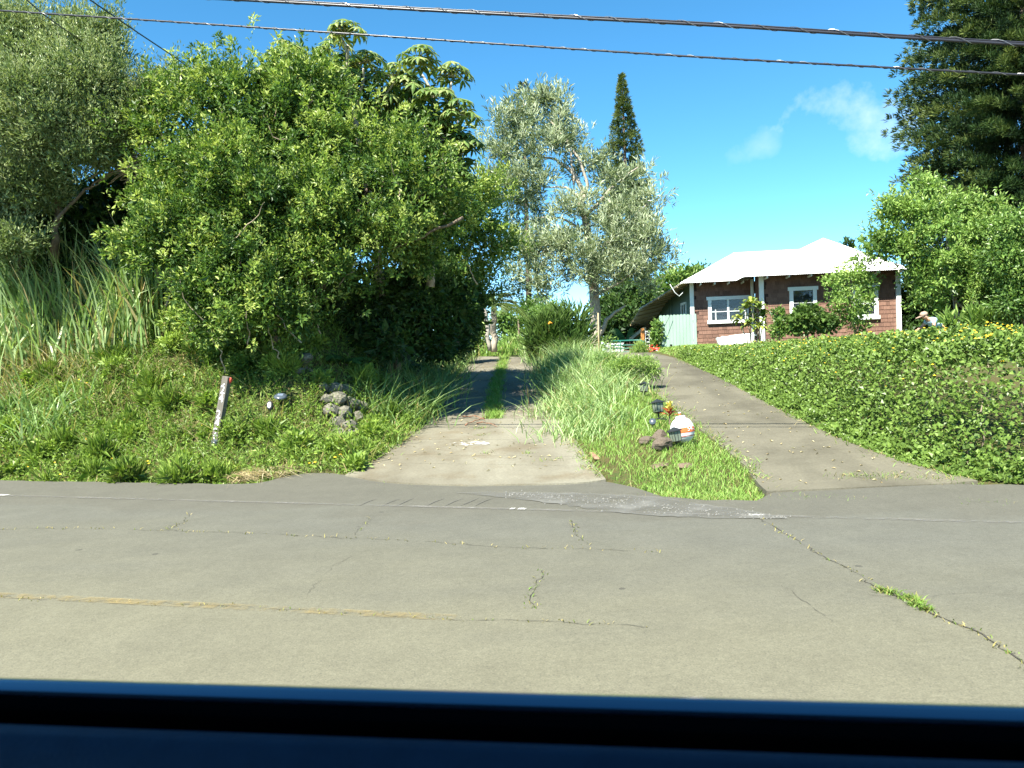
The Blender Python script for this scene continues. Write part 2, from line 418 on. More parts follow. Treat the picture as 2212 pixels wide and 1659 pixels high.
ey = np.where(np.isnan(ey), edge_y(sx), ey) + 0.035 * np.sin(9 * sx) * np.cos(5.3 * sx + 1)
tt = np.concatenate([[0], np.linspace(0.55, 1, 12)])
ny = -7.5 - ROAD_T * sx
RV = np.stack([np.repeat(sx[None], len(tt), 0), ny[None] + (ey - ny)[None] * tt[:, None]], -1)
RZ = base_z(RV[..., 0], RV[..., 1]) + 0.012
nr, nc = RZ.shape; ii = (np.arange(nr - 1)[:, None] * nc + np.arange(nc - 1)[None, :]).ravel()
rme = fast('road', np.concatenate([RV, RZ[..., None]], -1).reshape(-1, 3), quads=np.stack([ii, ii + 1, ii + nc + 1, ii + nc], 1))
tag(link('road', rme, M_ROAD), 'worn two-lane asphalt road', kind='structure')
# ---- worn paint
def worn_mat(name, c, keep, scale=14, edge=0.12, ro=0.75):
    m, t, b = nodes(name)
    n = noise(t, scale, 8, ro); n2 = noise(t, 1.6, 4)
    f = mmath(t, 'ADD', mmath(t, 'MULTIPLY', n.outputs['Fac'], 0.65), mmath(t, 'MULTIPLY', n2.outputs['Fac'], 0.35))
    r = ramp(t, [(keep, (0, 0, 0)), (min(0.99, keep + edge), (1, 1, 1))]); t.links.new(f, r.inputs['Fac'])
    b.inputs['Base Color'].default_value = (*c, 1); b.inputs['Roughness'].default_value = 0.8
    t.links.new(r.outputs['Color'], b.inputs['Alpha'])
    return m
M_YEL = worn_mat('worn_yellow_paint', (0.29, 0.22, 0.09), 0.44, 11, 0.3)
M_WHT = worn_mat('worn_white_paint', (0.19, 0.18, 0.16), 0.42, 14, 0.25)
M_TRK = worn_mat('grey_stone_dust', (0.34, 0.33, 0.31), 0.40, 3.0, 0.3)
def sheet(name, pts, width, mat, parent=None, dz=0.018, wob_=0.0):
    """flat ribbon along ground points"""
    P = np.array([(p[0], p[1]) for p in pts], float)
    d = np.gradient(P, axis=0); d /= np.linalg.norm(d, axis=1, keepdims=True); nrm = np.stack([-d[:, 1], d[:, 0]], 1)
    w = np.broadcast_to(np.asarray(width, float), (len(P),))[:, None] / 2
    w = w * (1 + wob_ * rng.normal(0, 1, (len(P), 1)))
    a, b = P + nrm * w, P - nrm * w
    V = np.stack([a, b], 1).reshape(-1, 2); V = np.concatenate([V, (base_z(V[:, 0], V[:, 1]) + dz)[:, None]], 1)
    i = 2 * np.arange(len(P) - 1)
    return link(name, fast(name, V, quads=np.stack([i, i + 1, i + 3, i + 2], 1)), mat, parent)
py_ = G(600, 1325); px_end = G(985, 1343)
tag(sheet('centre_line', [(x, py_.y - 0.262 * (x - py_.x)) for x in np.linspace(-20, px_end.x, 60)], 0.11, M_YEL), 'worn yellow centre line', kind='structure')
pw = G(1106, 1103)
tag(sheet('edge_line', [(x, pw.y - 0.335 * (x - pw.x)) for x in np.linspace(-16, 14, 90)], 0.09, M_WHT), 'faint white edge line', kind='structure')
M_WFLECK = worn_mat('white_paint_fleck', (0.55, 0.54, 0.5), 0.45, 18, 0.1)
for x0, x1 in ((1103, 1112), (1120, 1136), (1620, 1650), (10, 40)):
    a = G(x0, 1103 + .0317 * (x0 - 1106)); tag(sheet('paint_fleck', [(x, pw.y - 0.335 * (x - pw.x)) for x in np.linspace(a.x, a.x + (x1 - x0) * a.y / FPX, 6)], 0.09, M_WFLECK, dz=0.022), 'remaining fleck of white edge line', kind='structure')
# ---- grey stone dust at the drive mouth, with loose pebbles on it
gp = trace([(985, 1068), (1060, 1070), (1150, 1075), (1250, 1082), (1350, 1092), (1450, 1103), (1560, 1113), (1700, 1124)])
gw = np.array([0.02, 0.28, 0.5, 0.75, 0.95, 0.8, 0.55, 0.05])
gq = np.linspace(0, 7, 50); gpi = np.stack([np.interp(gq, range(8), gp[:, k]) for k in range(2)], 1)
M_GRAVEL = worn_mat('pale_gravel', (0.15, 0.146, 0.128), 0.33, 2.5, 0.35, 0.45)
tag(sheet('gravel_patch', gpi, np.interp(gq, range(8), gw), M_GRAVEL, dz=0.02, wob_=0.06), 'pale stone dust spread at the drive mouth', 'gravel', kind='structure')
n = 420; q = rng.uniform(1.5, 7, n) ** 1.0; cx_ = np.interp(q, range(8), gp[:, 0]) + rng.normal(0, .08, n); cy_ = np.interp(q, range(8), gp[:, 1]) + rng.normal(0, .26, n) * np.interp(q, range(8), gw)
s = rng.uniform(0.004, 0.012, n)
tet = np.array([[-1, -.7, 0], [1, -.6, 0], [.1, 1, 0], [0.1, 0, 1.1]])
PV = np.stack([cx_, cy_, base_z(cx_, cy_) + 0.018], 1)[:, None] + tet[None] * s[:, None, None] * rng.uniform(.6, 1.4, (n, 1, 3))
b4 = 4 * np.arange(n)[:, None]
tag(link('loose_gravel', fast('loose_gravel', PV.reshape(-1, 3), tris=np.concatenate([b4 + np.array([k]) for k in ([0, 1, 3], [1, 2, 3], [2, 0, 3])]), smooth=False),
         plain('pebble_grey', (0.16, 0.155, 0.14), 0.9)), 'small pale stones scattered on the asphalt', 'gravel', kind='stuff')
# ---- cracks and the weeds in them
M_CRACK = plain('crack_dark', (0.06, 0.054, 0.042), 0.95)
M_GRASS = leafmat('grass_blade', [(0.0, (0.42, 0.34, 0.16)), (0.22, (0.30, 0.27, 0.09)), (0.42, (0.14, 0.20, 0.045)), (0.68, (0.19, 0.33, 0.055)), (1.0, (0.32, 0.46, 0.12))], 0.5, 0.35, 0.3)
M_GUINEA = leafmat('guinea_grass_blade', [(0.0, (0.45, 0.36, 0.18)), (0.25, (0.30, 0.28, 0.11)), (0.5, (0.13, 0.23, 0.055)), (0.75, (0.23, 0.36, 0.11)), (1.0, (0.40, 0.51, 0.23))], 0.42, 0.35, 0.4)
M_STRAW = leafmat('dry_grass', [(0.0, (0.30, 0.22, 0.11)), (0.5, (0.44, 0.36, 0.19)), (1.0, (0.60, 0.53, 0.33))], 0.7, 0.2, 0.2)
def crack(pts, width, weeds=0, wh=0.05, name='crack'):
    P = trace(pts); out = []
    for i in range(len(P) - 1):
        L = np.linalg.norm(P[i + 1] - P[i]); k = max(2, int(L / 0.06))
        for j in range(k):
            q = P[i] + (P[i + 1] - P[i]) * j / k
            out.append((q[0] + rng.normal(0, .012), q[1] + rng.normal(0, .012)))
    out.append(tuple(P[-1][:2]))
    tag(sheet(name, out, width * 0.38 * rng.uniform(0.05, 1.3, len(out)), M_CRACK, dz=0.017), 'dark crack in the asphalt', kind='structure')
    if weeds:
        o = np.array(out)[rng.integers(0, len(out), weeds)] + rng.normal(0, 0.02, (weeds, 2))
        return o
    return None
weed_pts = []
def addw(o, h, t): 
    if o is not None: weed_pts.append((o, h, t))
addw(crack([(1640, 1125), (1700, 1160), (1780, 1208), (1860, 1250), (1900, 1283)], 0.022, 70, ), 0.018, 0.22)
addw(crack([(2000, 1325), (2060, 1352), (2130, 1385), (2212, 1445), (2290, 1500)], 0.03, 80), 0.02, 0.25)
addw(crack([(1900, 1283), (1950, 1300), (2000, 1325)], 0.10, 420), 0.035, 0.5)
addw(crack([(-80, 1148), (80, 1145), (250, 1148), (430, 1152), (560, 1158), (700, 1165), (900, 1172), (1010, 1180), (1120, 1188), (1300, 1192), (1420, 1198)], 0.014, 130), 0.022, 0.14)
addw(crack([(-60, 1290), (60, 1298), (300, 1310), (500, 1318), (760, 1335), (1000, 1345), (1170, 1350), (1400, 1362)], 0.012, 90), 0.018, 0.18)
addw(crack([(1235, 1130), (1245, 1160), (1272, 1180)], 0.014, 30), 0.02, 0.3)
addw(crack([(1170, 1235), (1175, 1250), (1145, 1275), (1150, 1290), (1140, 1300), (1155, 1320)], 0.014, 40), 0.02, 0.4)
addw(crack([(360, 1150), (395, 1130), (410, 1115)], 0.012, 20), 0.03, 0.25)
addw(crack([(765, 1160), (775, 1145), (810, 1122)], 0.012, 10), 0.03, 0.25)
crack([(660, 1290), (720, 1230), (770, 1200)], 0.009)
crack([(1830, 1285), (1960, 1300), (2080, 1285), (2260, 1290)], 0.008)
crack([(1690, 1270), (1740, 1310), (1800, 1350)], 0.008)
M_SCR = plain('scrape_mark', (0.11, 0.105, 0.09), 0.9)
for x0 in (800, 850, 880, 945, 985, 1020, 1050):
    tag(sheet('scrape', [tuple(G(x0 - 25, 1097)[:2]), tuple(G(x0 - 6, 1088)[:2]), tuple(G(x0 + 14, 1080)[:2])], np.array([.006, .016, .006]), M_SCR, dz=0.017), 'scrape in the asphalt', kind='structure')
W_ = np.concatenate([w[0] for w in weed_pts]); Wh = np.concatenate([np.full(len(w[0]), w[1]) for w in weed_pts]); Wt = np.concatenate([np.full(len(w[0]), w[2]) for w in weed_pts])
n = len(W_)
tag(blades('crack_weeds', np.concatenate([W_, np.full((n, 1), 0.012)], 1), Wh * rng.uniform(.5, 1.8, n), np.full(n, 0.008), rng.uniform(0, 6.28, n), rng.uniform(.4, 1.5, n), rng.uniform(.1, .6, n), np.clip(Wt + rng.normal(0, .12, n), 0, 1), M_GRASS), 'weeds growing in the road cracks', 'weeds', kind='stuff')
# ---- concrete drives
def concrete_mat(name, c, stain, sc=1.2):
    m, t, b = nodes(name)
    n1 = noise(t, sc, 7, 0.62); n2 = noise(t, 30, 4, 0.7); n3 = noise(t, 0.5, 4, 0.5, stretch=(1.6, 0.5, 1))
    r = ramp(t, [(0.3, stain), (0.5, c), (0.75, tuple(k * 1.12 for k in c))]); t.links.new(n1.outputs['Fac'], r.inputs['Fac'])
    col = mixc(t, 1.0, r.outputs['Color'], ramp_fac(t, n2, 0.3, 0.7, 0.82, 1.15), 'MULTIPLY')
    col = mixc(t, mmath(t, 'MULTIPLY', ramp_fac(t, n3, 0.45, 0.65, 0, 1), 0.55), col, tuple(k * 0.55 for k in stain))
    t.links.new(col, b.inputs['Base Color']); b.inputs['Roughness'].default_value = 0.9; b.inputs['Specular IOR Level'].default_value = 0.2
    bump(t, b, n2.outputs['Fac'], 0.01, 0.6)
    return m
M_CONC = concrete_mat('old_concrete', (0.198, 0.184, 0.138), (0.15, 0.124, 0.08))
M_STRIP = concrete_mat('mossy_concrete', (0.185, 0.168, 0.125), (0.12, 0.102, 0.068))
M_RDRIVE = concrete_mat('stained_concrete', (0.135, 0.124, 0.090), (0.085, 0.077, 0.055), 0.8)
def prow(Pl, Pr, i, m=15):
    k = np.arange(len(Pl)); l = np.array([np.interp(i, k, Pl[:, c]) for c in range(2)]); r = np.array([np.interp(i, k, Pr[:, c]) for c in range(2)])
    return l[None] + (r - l)[None] * np.linspace(0, 1, m)[:, None]
def slab(name, rows, mat, parent, dz=0.032, skirt=0.08):
    """a poured slab: bumpy top following the slope and vertical edges"""
    A = np.array(rows); k, m = A.shape[:2]
    z = base_z(A[..., 0], A[..., 1]) + dz + 0.004 * wob(A[..., 0], A[..., 1], 3)
    V = np.concatenate([A, z[..., None]], -1).reshape(-1, 3)
    i = (np.arange(k - 1)[:, None] * m + np.arange(m - 1)[None]).ravel()
    Q = [np.stack([i, i + 1, i + m + 1, i + m], 1)]
    ring = list(range(m)) + [r * m + m - 1 for r in range(1, k)] + list(range(k * m - 2, (k - 1) * m - 1, -1)) + [r * m for r in range(k - 2, 0, -1)]
    low = V[ring].copy(); low[:, 2] -= skirt; n0 = len(V); V = np.concatenate([V, low]); nr_ = len(ring)
    Q.append(np.array([[ring[j], n0 + j, n0 + (j + 1) % nr_, ring[(j + 1) % nr_]] for j in range(nr_)]))
    return link(name, fast(name, V, quads=np.concatenate(Q), smooth=False), mat, parent)
ld = bpy.data.objects.new('driveway', None); COL.objects.link(ld); tag(ld, 'old concrete drive with two wheel tracks climbing between banks', kind='structure')
front = trace([(746, 1031), (800, 1041), (860, 1048), (930, 1051), (1010, 1053), (1100, 1052), (1200, 1051), (1270, 1047), (1309, 1041)])[:, :2]
fq = np.linspace(0, 8, 15); front = np.stack([np.interp(fq, range(9), front[:, k]) for k in range(2)], 1)
def between(a, b, n): return [a + (b - a) * k / (n - 1) for k in range(n)]
def prow_j(i): return prow(LDL, LDR, i)
GAP = 0.006
slab('slab', between(front, prow_j(0.515), 4), M_CONC, ld)
slab('slab', between(prow_j(0.53), prow_j(0.975), 4), M_CONC, ld)
slab('slab', between(prow_j(0.99), prow_j(1.745), 4), M_CONC, ld)
slab('slab', between(prow_j(1.76), prow_j(2.895), 5), M_CONC, ld)
for a, b in ((2.905, 4.2), (4.21, 5.6), (5.61, 7.0)):
    for f0, f1 in ((0.0, 0.48), (0.56, 1.0)):
        rows = []
        for i in np.linspace(a, b, 6):
            r = prow(LDL, LDR, i, 101); rows.append(r[int(f0 * 100):int(f1 * 100) + 1:4])
        slab('wheel_track', rows, M_STRIP, ld)
rd = bpy.data.objects.new('driveway', None); COL.objects.link(rd); tag(rd, 'stained concrete drive curving up beside the hedge to the house', kind='structure')
def prow_r(i):
    return prow(RDL, RDRi, i)
kq = np.linspace(0, 7, 9); RDRi = np.stack([np.interp(kq, range(8), RDR[:, c]) for c in range(3)], 1)
for a, b in ((0.0, 1.6), (1.606, 3.0), (3.006, 4.6), (4.606, 6.2), (6.206, 8.0)):
    slab('slab', [prow_r(i) for i in np.linspace(a, b, 6)], M_RDRIVE, rd)
# the top of the right drive runs on to the carport
rt = prow_r(8.0); top2 = rt + np.array([-0.6, 6.0])
slab('slab', between(rt + np.array([0, .01]), top2, 5), M_RDRIVE, rd)
# white paint spill on the left drive
sp_ = [(960, 968), (985, 964), (1010, 965), (1035, 962), (1062, 966)]
P = trace(sp_)
tag(sheet('paint_spill', P[:, :2], np.array([.03, .2, .26, .22, .03]), worn_mat('spilt_white_paint', (0.75, 0.74, 0.70), 0.50, 7, 0.08), ld, dz=0.042, wob_=0.1), kind=None)
# ================================================================== HOUSE
M_WHITE = plain('white_paint', (0.72, 0.76, 0.73), 0.5, 0.04)
M_ROOFW = plain('white_roof_metal', (0.80, 0.80, 0.78), 0.45, 0.05, 2.0)
M_UNDER = plain('bounce_lightened_soffit', (0.74, 0.68, 0.53), 0.6, 0.12)  # soffit colour lightened to stand in for light bounced off the ground
M_SHIN = [plain('brown_shingle_%s' % k, c, 0.85, 0.22, 9, bmp=0.004, bscale=60, stretch=(6, 6, 1)) for k, c in (('mid', (0.160, 0.087, 0.062)), ('light', (0.190, 0.106, 0.076)), ('dark', (0.128, 0.070, 0.050)))]
M_BACK = plain('dark_wall_backing', (0.05, 0.028, 0.022), 0.9)
M_GRWALL = plain('green_board_wall', (0.075, 0.135, 0.105), 0.7, 0.12, 3)
M_GRFENCE = plain('pale_green_paint', (0.24, 0.345, 0.275), 0.6, 0.07, 3, stretch=(1, 1, .3))
M_TAN = plain('tan_timber', (0.40, 0.31, 0.17), 0.7, 0.15, 4)
M_ORANGE = plain('orange_stained_post', (0.45, 0.19, 0.05), 0.6, 0.12, 5)
def glass_mat():
    m, t, b = nodes('window_glass'); b.inputs['Base Color'].default_value = (0.02, 0.03, 0.04, 1); b.inputs['Roughness'].default_value = 0.03
    b.inputs['Specular IOR Level'].default_value = 0.9; b.inputs['Alpha'].default_value = 0.55; return m
M_GLASS = glass_mat()
M_BLIND = plain('window_blind', (0.55, 0.62, 0.64), 0.6, 0.05)
M_DARK = plain('dark_interior', (0.03, 0.03, 0.035), 0.9)
GZ = 1.78
HC = at(1497, 740, 31.0); TH = R(8.0)
Hd = Vector((math.cos(TH), -math.sin(TH), 0)); Hw = Vector((math.sin(TH), math.cos(TH), 0))
HM = Matrix((Hd, Hw, Vector((0, 0, 1)))).transposed()
def hp(a, b, z): return Vector((HC.x, HC.y, 0)) + Hd * a + Hw * b + Vector((0, 0, z))
A1, A2, PB, EV = 2.35, 7.0, -1.6, 4.26
house = thing('house', (HC.x, HC.y, GZ), 'single-storey brown shingled house with white metal roof and white trim', 'house')
def hbox(mb, a0, a1, b0, b1, z0, z1): return mb.box(hp((a0 + a1) / 2, (b0 + b1) / 2, (z0 + z1) / 2), (abs(a1 - a0), abs(b1 - b0), z1 - z0), HM)
w = MB(); hbox(w, 0.05, A1, 0.03, 0.18, GZ - .1, 4.55); w.build('wall', M_BACK, house)
w = MB(); hbox(w, A1 + .03, A2, PB + .03, PB + .18, GZ - .1, 4.5); w.build('wall', M_BACK, house)
w = MB(); hbox(w, A1 + .03, A1 + .18, PB + .2, 0.1, GZ - .1, 4.55); w.build('wall', M_BACK, house)
w = MB(); hbox(w, A2 - .15, A2, PB + .2, 6.0, GZ - .1, 4.4); w.build('wall', M_BACK, house)
wins = [(0.62, 2.08, 2.84, 3.72, 0.0), (3.32, 4.22, 2.66, 3.83, PB), (5.45, 6.30, 2.72, 3.83, PB)]
# shingles: courses of uneven shakes
shvar = {}
def shingle_mesh(wd, mi):
    key = (wd, mi)
    if key not in shvar:
        h = 0.175; me = bpy.data.meshes.new('shingle')
        x = wd / 2 - 0.003
        vs = [(-x, -0.022, 0), (x, -0.022, 0), (x, 0, 0), (-x, 0, 0), (-x, -0.006, h), (x, -0.006, h), (x, 0, h), (-x, 0, h)]
        me.from_pydata(vs, [], [(3, 2, 1, 0), (4, 5, 6, 7), (0, 1, 5, 4), (1, 2, 6, 5), (2, 3, 7, 6), (3, 0, 4, 7)]); me.update()
        me.materials.append(M_SHIN[mi]); shvar[key] = me
    return shvar[key]
spots = []
widths = (0.11, 0.14, 0.17, 0.2, 0.24)
def course(a0, a1, b, yaxis=False):
    z = GZ - 0.05; row = 0
    while z < 4.36:
        a = a0 - random.random() * 0.1
        while a < a1 - 0.02:
            wd = random.choice(widths); lo = max(a, a0); hi = min(a + wd, a1)
            c = (a + wd / 2)
            a += wd
            if lo > a0 - .001 and c + wd / 2 <= a1 + .05 and c - wd / 2 >= a0 - .02 or yaxis:
                if not any(w0 - .02 < c < w1 + .02 and zz0 - .08 < z + .05 < zz1 + .02 and abs(bb - b) < .01 for w0, w1, zz0, zz1, bb in wins) or yaxis:
                    spots.append((c, b, z + random.uniform(-.008, .008), wd, random.choice((0, 0, 0, 1, 1, 2)), yaxis))
        z += 0.148
course(0.07, A1, 0.03); course(A1 + .02, A2, PB + .03)
course(PB + .2, 0.0, A1 + .03, True)
front_ = [s for s in spots if not s[5]]
front_.sort(key=lambda s: (s[2] > 3.3, s[1], s[2] * 0)); rest = front_[300:] + [s for s in spots if s[5]]
HM4 = HM.to_4x4()
Minv = Matrix.Translation(house.location).inverted()
def shm(s):
    c, b, z, wd, mi, ya = s
    if ya: return Matrix.Translation(hp(b, c, z)) @ HM4 @ Matrix.Rotation(R(-90), 4, 'Z')
    return Matrix.Translation(hp(c, b, z)) @ HM4
for s in front_[:300]:
    o = bpy.data.objects.new('shingle', shingle_mesh(s[3], s[4])); COL.objects.link(o); o.parent = house
    o.matrix_parent_inverse = Minv; o.matrix_basis = shm(s)
for mi in range(3):
    mb = MB()
    for s in rest:
        if s[4] != mi: continue
        me = shingle_mesh(s[3], s[4]); m = shm(s)
        mb.add([m @ v.co for v in me.vertices], [tuple(p.vertices) for p in me.polygons])
    if mb.v: tag(mb.build('shingle_courses', M_SHIN[mi], house), kind='stuff')
# trim posts
for a, b, wd in ((0.0, -0.02, 0.15), (A1 - .10, -0.012, 0.10), (A1 - .02, PB - .02, 0.16), (A2, PB - .02, 0.15)):
    t_ = MB(); hbox(t_, a - wd / 2, a + wd / 2, b - .06, b + .06, GZ - .1, 4.34); t_.build('corner_board', M_WHITE, house, bevel=.006)
# windows
def window(a0, a1, z0, z1, b, double, louvre=False):
    f = MB(); cw = 0.11
    hbox(f, a0 - .02, a0 + cw, b - .05, b + .03, z0 + .002, z1 - cw - .002); fo = f.build('window', M_WHITE, house)
    f = MB(); hbox(f, a1 - cw, a1 + .02, b - .05, b + .03, z0 + .002, z1 - cw - .002); f.build('jamb', M_WHITE, fo)
    g = MB(); hbox(g, a0 - .07, a1 + .07, b - .065, b + .03, z1 - cw, z1 + .02); g.build('head_casing', M_WHITE, fo)
    g = MB(); hbox(g, a0 - .06, a1 + .06, b - .085, b + .03, z0 - .13, z0); g.build('sill', M_WHITE, fo)
    i0, i1, j0, j1 = a0 + cw, a1 - cw, z0, z1 - cw
    mid = (i0 + i1) / 2; zm = j0 + (j1 - j0) * 0.42
    s_ = MB()
    if double:
        hbox(s_, mid - .035, mid + .035, b - .03, b + .028, j0, j1); hbox(s_, i0, mid - .036, b - .02, b + .026, zm - .012, zm + .012); hbox(s_, mid + .036, i1, b - .02, b + .026, zm - .012, zm + .012)
        hbox(s_, i0 + .13, i0 + .165, b - .021, b + .027, j0, zm + .08)
    else:
        hbox(s_, i0, i1, b - .03, b + .028, zm - .03, zm + .03); hbox(s_, i0, i1, b - .022, b + .02, j0, j0 + .05)
        hbox(s_, i0, i1, b - .02, b + .02, zm + .16, zm + .172)
    s_.build('sash', M_WHITE, fo)
    for p0, p1 in (((i0, mid), (mid, i1)) if double else ((i0, i1),)):
        g = MB(); hbox(g, p0, p1, b + .000, b + .004, j0, j1); g.build('pane', M_GLASS, fo)
    g = MB(); hbox(g, i0, i1, b + .12, b + .14, j0, j1); g.build('room', M_DARK, fo)
    if double:
        for p0, p1, zz in ((i0 + .02, i0 + .12, zm + .03), (i0 + .15, mid - .05, j0 + .12), (mid + .04, i1 - .16, j0 + .10), (i1 - .13, i1 - .02, zm + .03)):
            k = 0; z = j1 - .01; bl = MB()
            while z > zz: hbox(bl, p0, p1, b + .05, b + .075, z - .02, z - .004); z -= 0.032
            bl.build('blind', M_BLIND, fo)
    else:
        cu = MB(); hbox(cu, i0 + (i1 - i0) * .48, i1 - .10, b + .06, b + .075, zm + .02, j1 - .02); cu.build('curtain', M_BLIND, fo)
window(*wins[0], True); window(*wins[1], False); window(*wins[2], False)
# ---- roof: corrugated sheets
def corr(name, A, Bq, C, D, mat, parent, pitch=0.076, amp=0.007, thick=0.004):
    """corrugated sheet: A-B the lower edge, D-C the upper edge"""
    A, Bq, C, D = [np.array(p, float) for p in (A, Bq, C, D)]
    L = max(np.linalg.norm(Bq - A), np.linalg.norm(C - D)); n = int(L / pitch * 6) + 1
    u = np.linspace(0, 1, n)[:, None]; lo = A + (Bq - A) * u; hi = D + (C - D) * u
    nr = np.cross(Bq - A, D - A); nr /= np.linalg.norm(nr)
    if nr[2] < 0: nr = -nr
    off = nr[None] * (amp * np.sin(np.arange(n) / 6 * 2 * math.pi))[:, None]
    V = np.concatenate([lo + off, hi + off, lo + off - nr * thick, hi + off - nr * thick])
    i = np.arange(n - 1)
    Q = np.concatenate([np.stack([i, i + 1, n + i + 1, n + i], 1), np.stack([2 * n + i, 3 * n + i, 3 * n + i + 1, 2 * n + i + 1], 1), np.stack([i, 2 * n + i, 2 * n + i + 1, i + 1], 1)])
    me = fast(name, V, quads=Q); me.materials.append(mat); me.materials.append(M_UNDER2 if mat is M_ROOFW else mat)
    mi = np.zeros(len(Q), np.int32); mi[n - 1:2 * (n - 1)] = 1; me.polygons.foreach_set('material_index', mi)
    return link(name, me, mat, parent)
M_UNDER2 = plain('shade_darkened_underside', (0.13, 0.12, 0.10), 0.8, 0.1)  # underside colour darkened to cut bounce and deepen the shade under the eaves
roof = link('roof', fast('roof', np.array([hp(2.2, 3.0, 5.72), hp(6, 3.0, 5.72), hp(6, 3.02, 5.75), hp(2.2, 3.02, 5.75)]), quads=[[0, 1, 2, 3]]), M_ROOFW, house)
OV = 0.72
a0l = hp(-0.45, -OV, EV); a1l = hp(A1 - .35, -OV, EV)
r0 = hp(2.0, 3.0, 5.70); r1 = hp(6.2, 3.0, 5.70)
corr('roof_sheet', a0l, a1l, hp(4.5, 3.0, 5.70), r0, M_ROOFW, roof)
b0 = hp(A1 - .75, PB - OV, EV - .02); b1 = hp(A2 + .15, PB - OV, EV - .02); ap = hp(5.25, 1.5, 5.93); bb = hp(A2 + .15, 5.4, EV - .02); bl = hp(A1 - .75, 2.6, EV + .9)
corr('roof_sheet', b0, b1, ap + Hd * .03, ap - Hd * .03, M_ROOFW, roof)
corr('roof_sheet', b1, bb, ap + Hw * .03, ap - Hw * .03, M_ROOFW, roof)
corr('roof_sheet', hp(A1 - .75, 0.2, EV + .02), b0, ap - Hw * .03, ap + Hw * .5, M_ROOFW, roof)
MB().tube([r0, r1], 0.05, 8).tube([a0l, r0], 0.03, 6).tube([b0, ap], 0.03, 6).tube([b1, ap], .03, 6).build('ridge_cap', M_ROOFW, roof)
for a in np.arange(0.3, A1 - .3, 0.52):
    t_ = MB(); hbox(t_, a - .018, a + .018, -OV + .08, 0.0, EV - .085, EV - .015); t_.build('rafter_tail', M_WHITE, roof)
for a in np.arange(A1 + .1, A2 + .3, 0.75):
    t_ = MB(); hbox(t_, a - .018, a + .018, PB - OV + .08, PB, EV - .10, EV - .035); t_.build('rafter_tail', M_WHITE, roof)
# left eave running back and down to the carport
e0 = a0l; e1 = at(1380, 667, 36.5); e2 = at(1345, 728, 42.0)
i0_ = hp(0.25, 0.0, EV + .28); i1_ = e1 + Vector((1.35, 0, .30)); i2_ = e2 + Vector((1.25, -.5, .26))
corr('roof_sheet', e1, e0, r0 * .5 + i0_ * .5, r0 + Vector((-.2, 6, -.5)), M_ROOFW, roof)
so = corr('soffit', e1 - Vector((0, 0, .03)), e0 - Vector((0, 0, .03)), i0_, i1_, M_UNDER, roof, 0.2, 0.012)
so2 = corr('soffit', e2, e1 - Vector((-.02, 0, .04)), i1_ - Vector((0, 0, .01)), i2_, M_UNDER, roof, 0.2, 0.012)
for p, q, pi, qi, n in ((e0, e1, i0_, i1_, 7), (e1, e2, i1_, i2_, 7)):
    for k in range(n):
        f = (k + .5) / n; u_, v_ = Vector(p).lerp(q, f) - Vector((0, 0, .07)), Vector(pi).lerp(qi, f) - Vector((0, 0, .07))
        MB().tube([u_, v_], 0.035, 4).build('rafter', M_TAN, roof)
# left green wall
lw0 = hp(-0.02, 0.08, 0); LX = lw0.x
def lwall(Y0, Y1, z0, z1, thick=.1, dx=0.0):
    mb = MB(); mb.box((LX + .25 + dx, (Y0 + Y1) / 2, (z0 + z1) / 2), (thick, Y1 - Y0, z1 - z0)); return mb
wv = [(LX + .1, lw0.y + .1, GZ - .1), (LX + .1, 42.5, GZ - .1), (LX + .1, 42.5, 3.0), (LX + .1, 37.0, 4.05), (LX + .1, lw0.y + .1, 4.6)]
me = bpy.data.meshes.new('side_wall'); me.from_pydata(wv + [(x + .15, y, z) for x, y, z in wv], [], [(0, 1, 2, 3, 4), (9, 8, 7, 6, 5)] + [(i, (i + 1) % 5, 5 + (i + 1) % 5, 5 + i) for i in range(5)]); me.update()
link('side_wall', me, M_GRWALL, house)
def sidewin(xc0, xc1, yc0, yc1, name='window'):
    k = (LX + .08)
    def hit(x, y):
        d = _ray(x, y); t = k / d.x; return CAMP + d * t
    p, q = hit(xc1, yc0), hit(xc0, yc1)
    Y0, Y1, z1, z0 = p.y, max(q.y, p.y + .5), p.z, q.z
    m = MB(); m.box((k, (Y0 + Y1) / 2, z1 - .04), (.06, Y1 - Y0, .09)).box((k, (Y0 + Y1) / 2, z0 + .04), (.06, Y1 - Y0, .09))
    m.box((k, Y0 + .05, (z0 + z1) / 2), (.055, .1, z1 - z0 - .18)).box((k, Y1 - .05, (z0 + z1) / 2), (.055, .1, z1 - z0 - .18)).box((k, (Y0 + Y1) / 2, (z0 + z1) / 2), (.05, .07, z1 - z0 - .18))
    f = m.build(name, M_WHITE, house); g = MB(); g.box((k + .01, (Y0 + Y1) / 2, (z0 + z1) / 2), (.02, Y1 - Y0 - .1, z1 - z0 - .1)); g.build('pane', M_GLASS, f)
sidewin(1472, 1482, 652, 684); sidewin(1404, 1413, 682, 702); sidewin(1392, 1399, 716, 752, 'door')
for x in (1446, 1452):
    k = LX + .09; d = _ray(x, 690); Yb = (k / d.x) * d.y
    MB().box((k, Yb, 3.2), (.03, .05, 2.4)).build('batten', M_GRWALL, house)
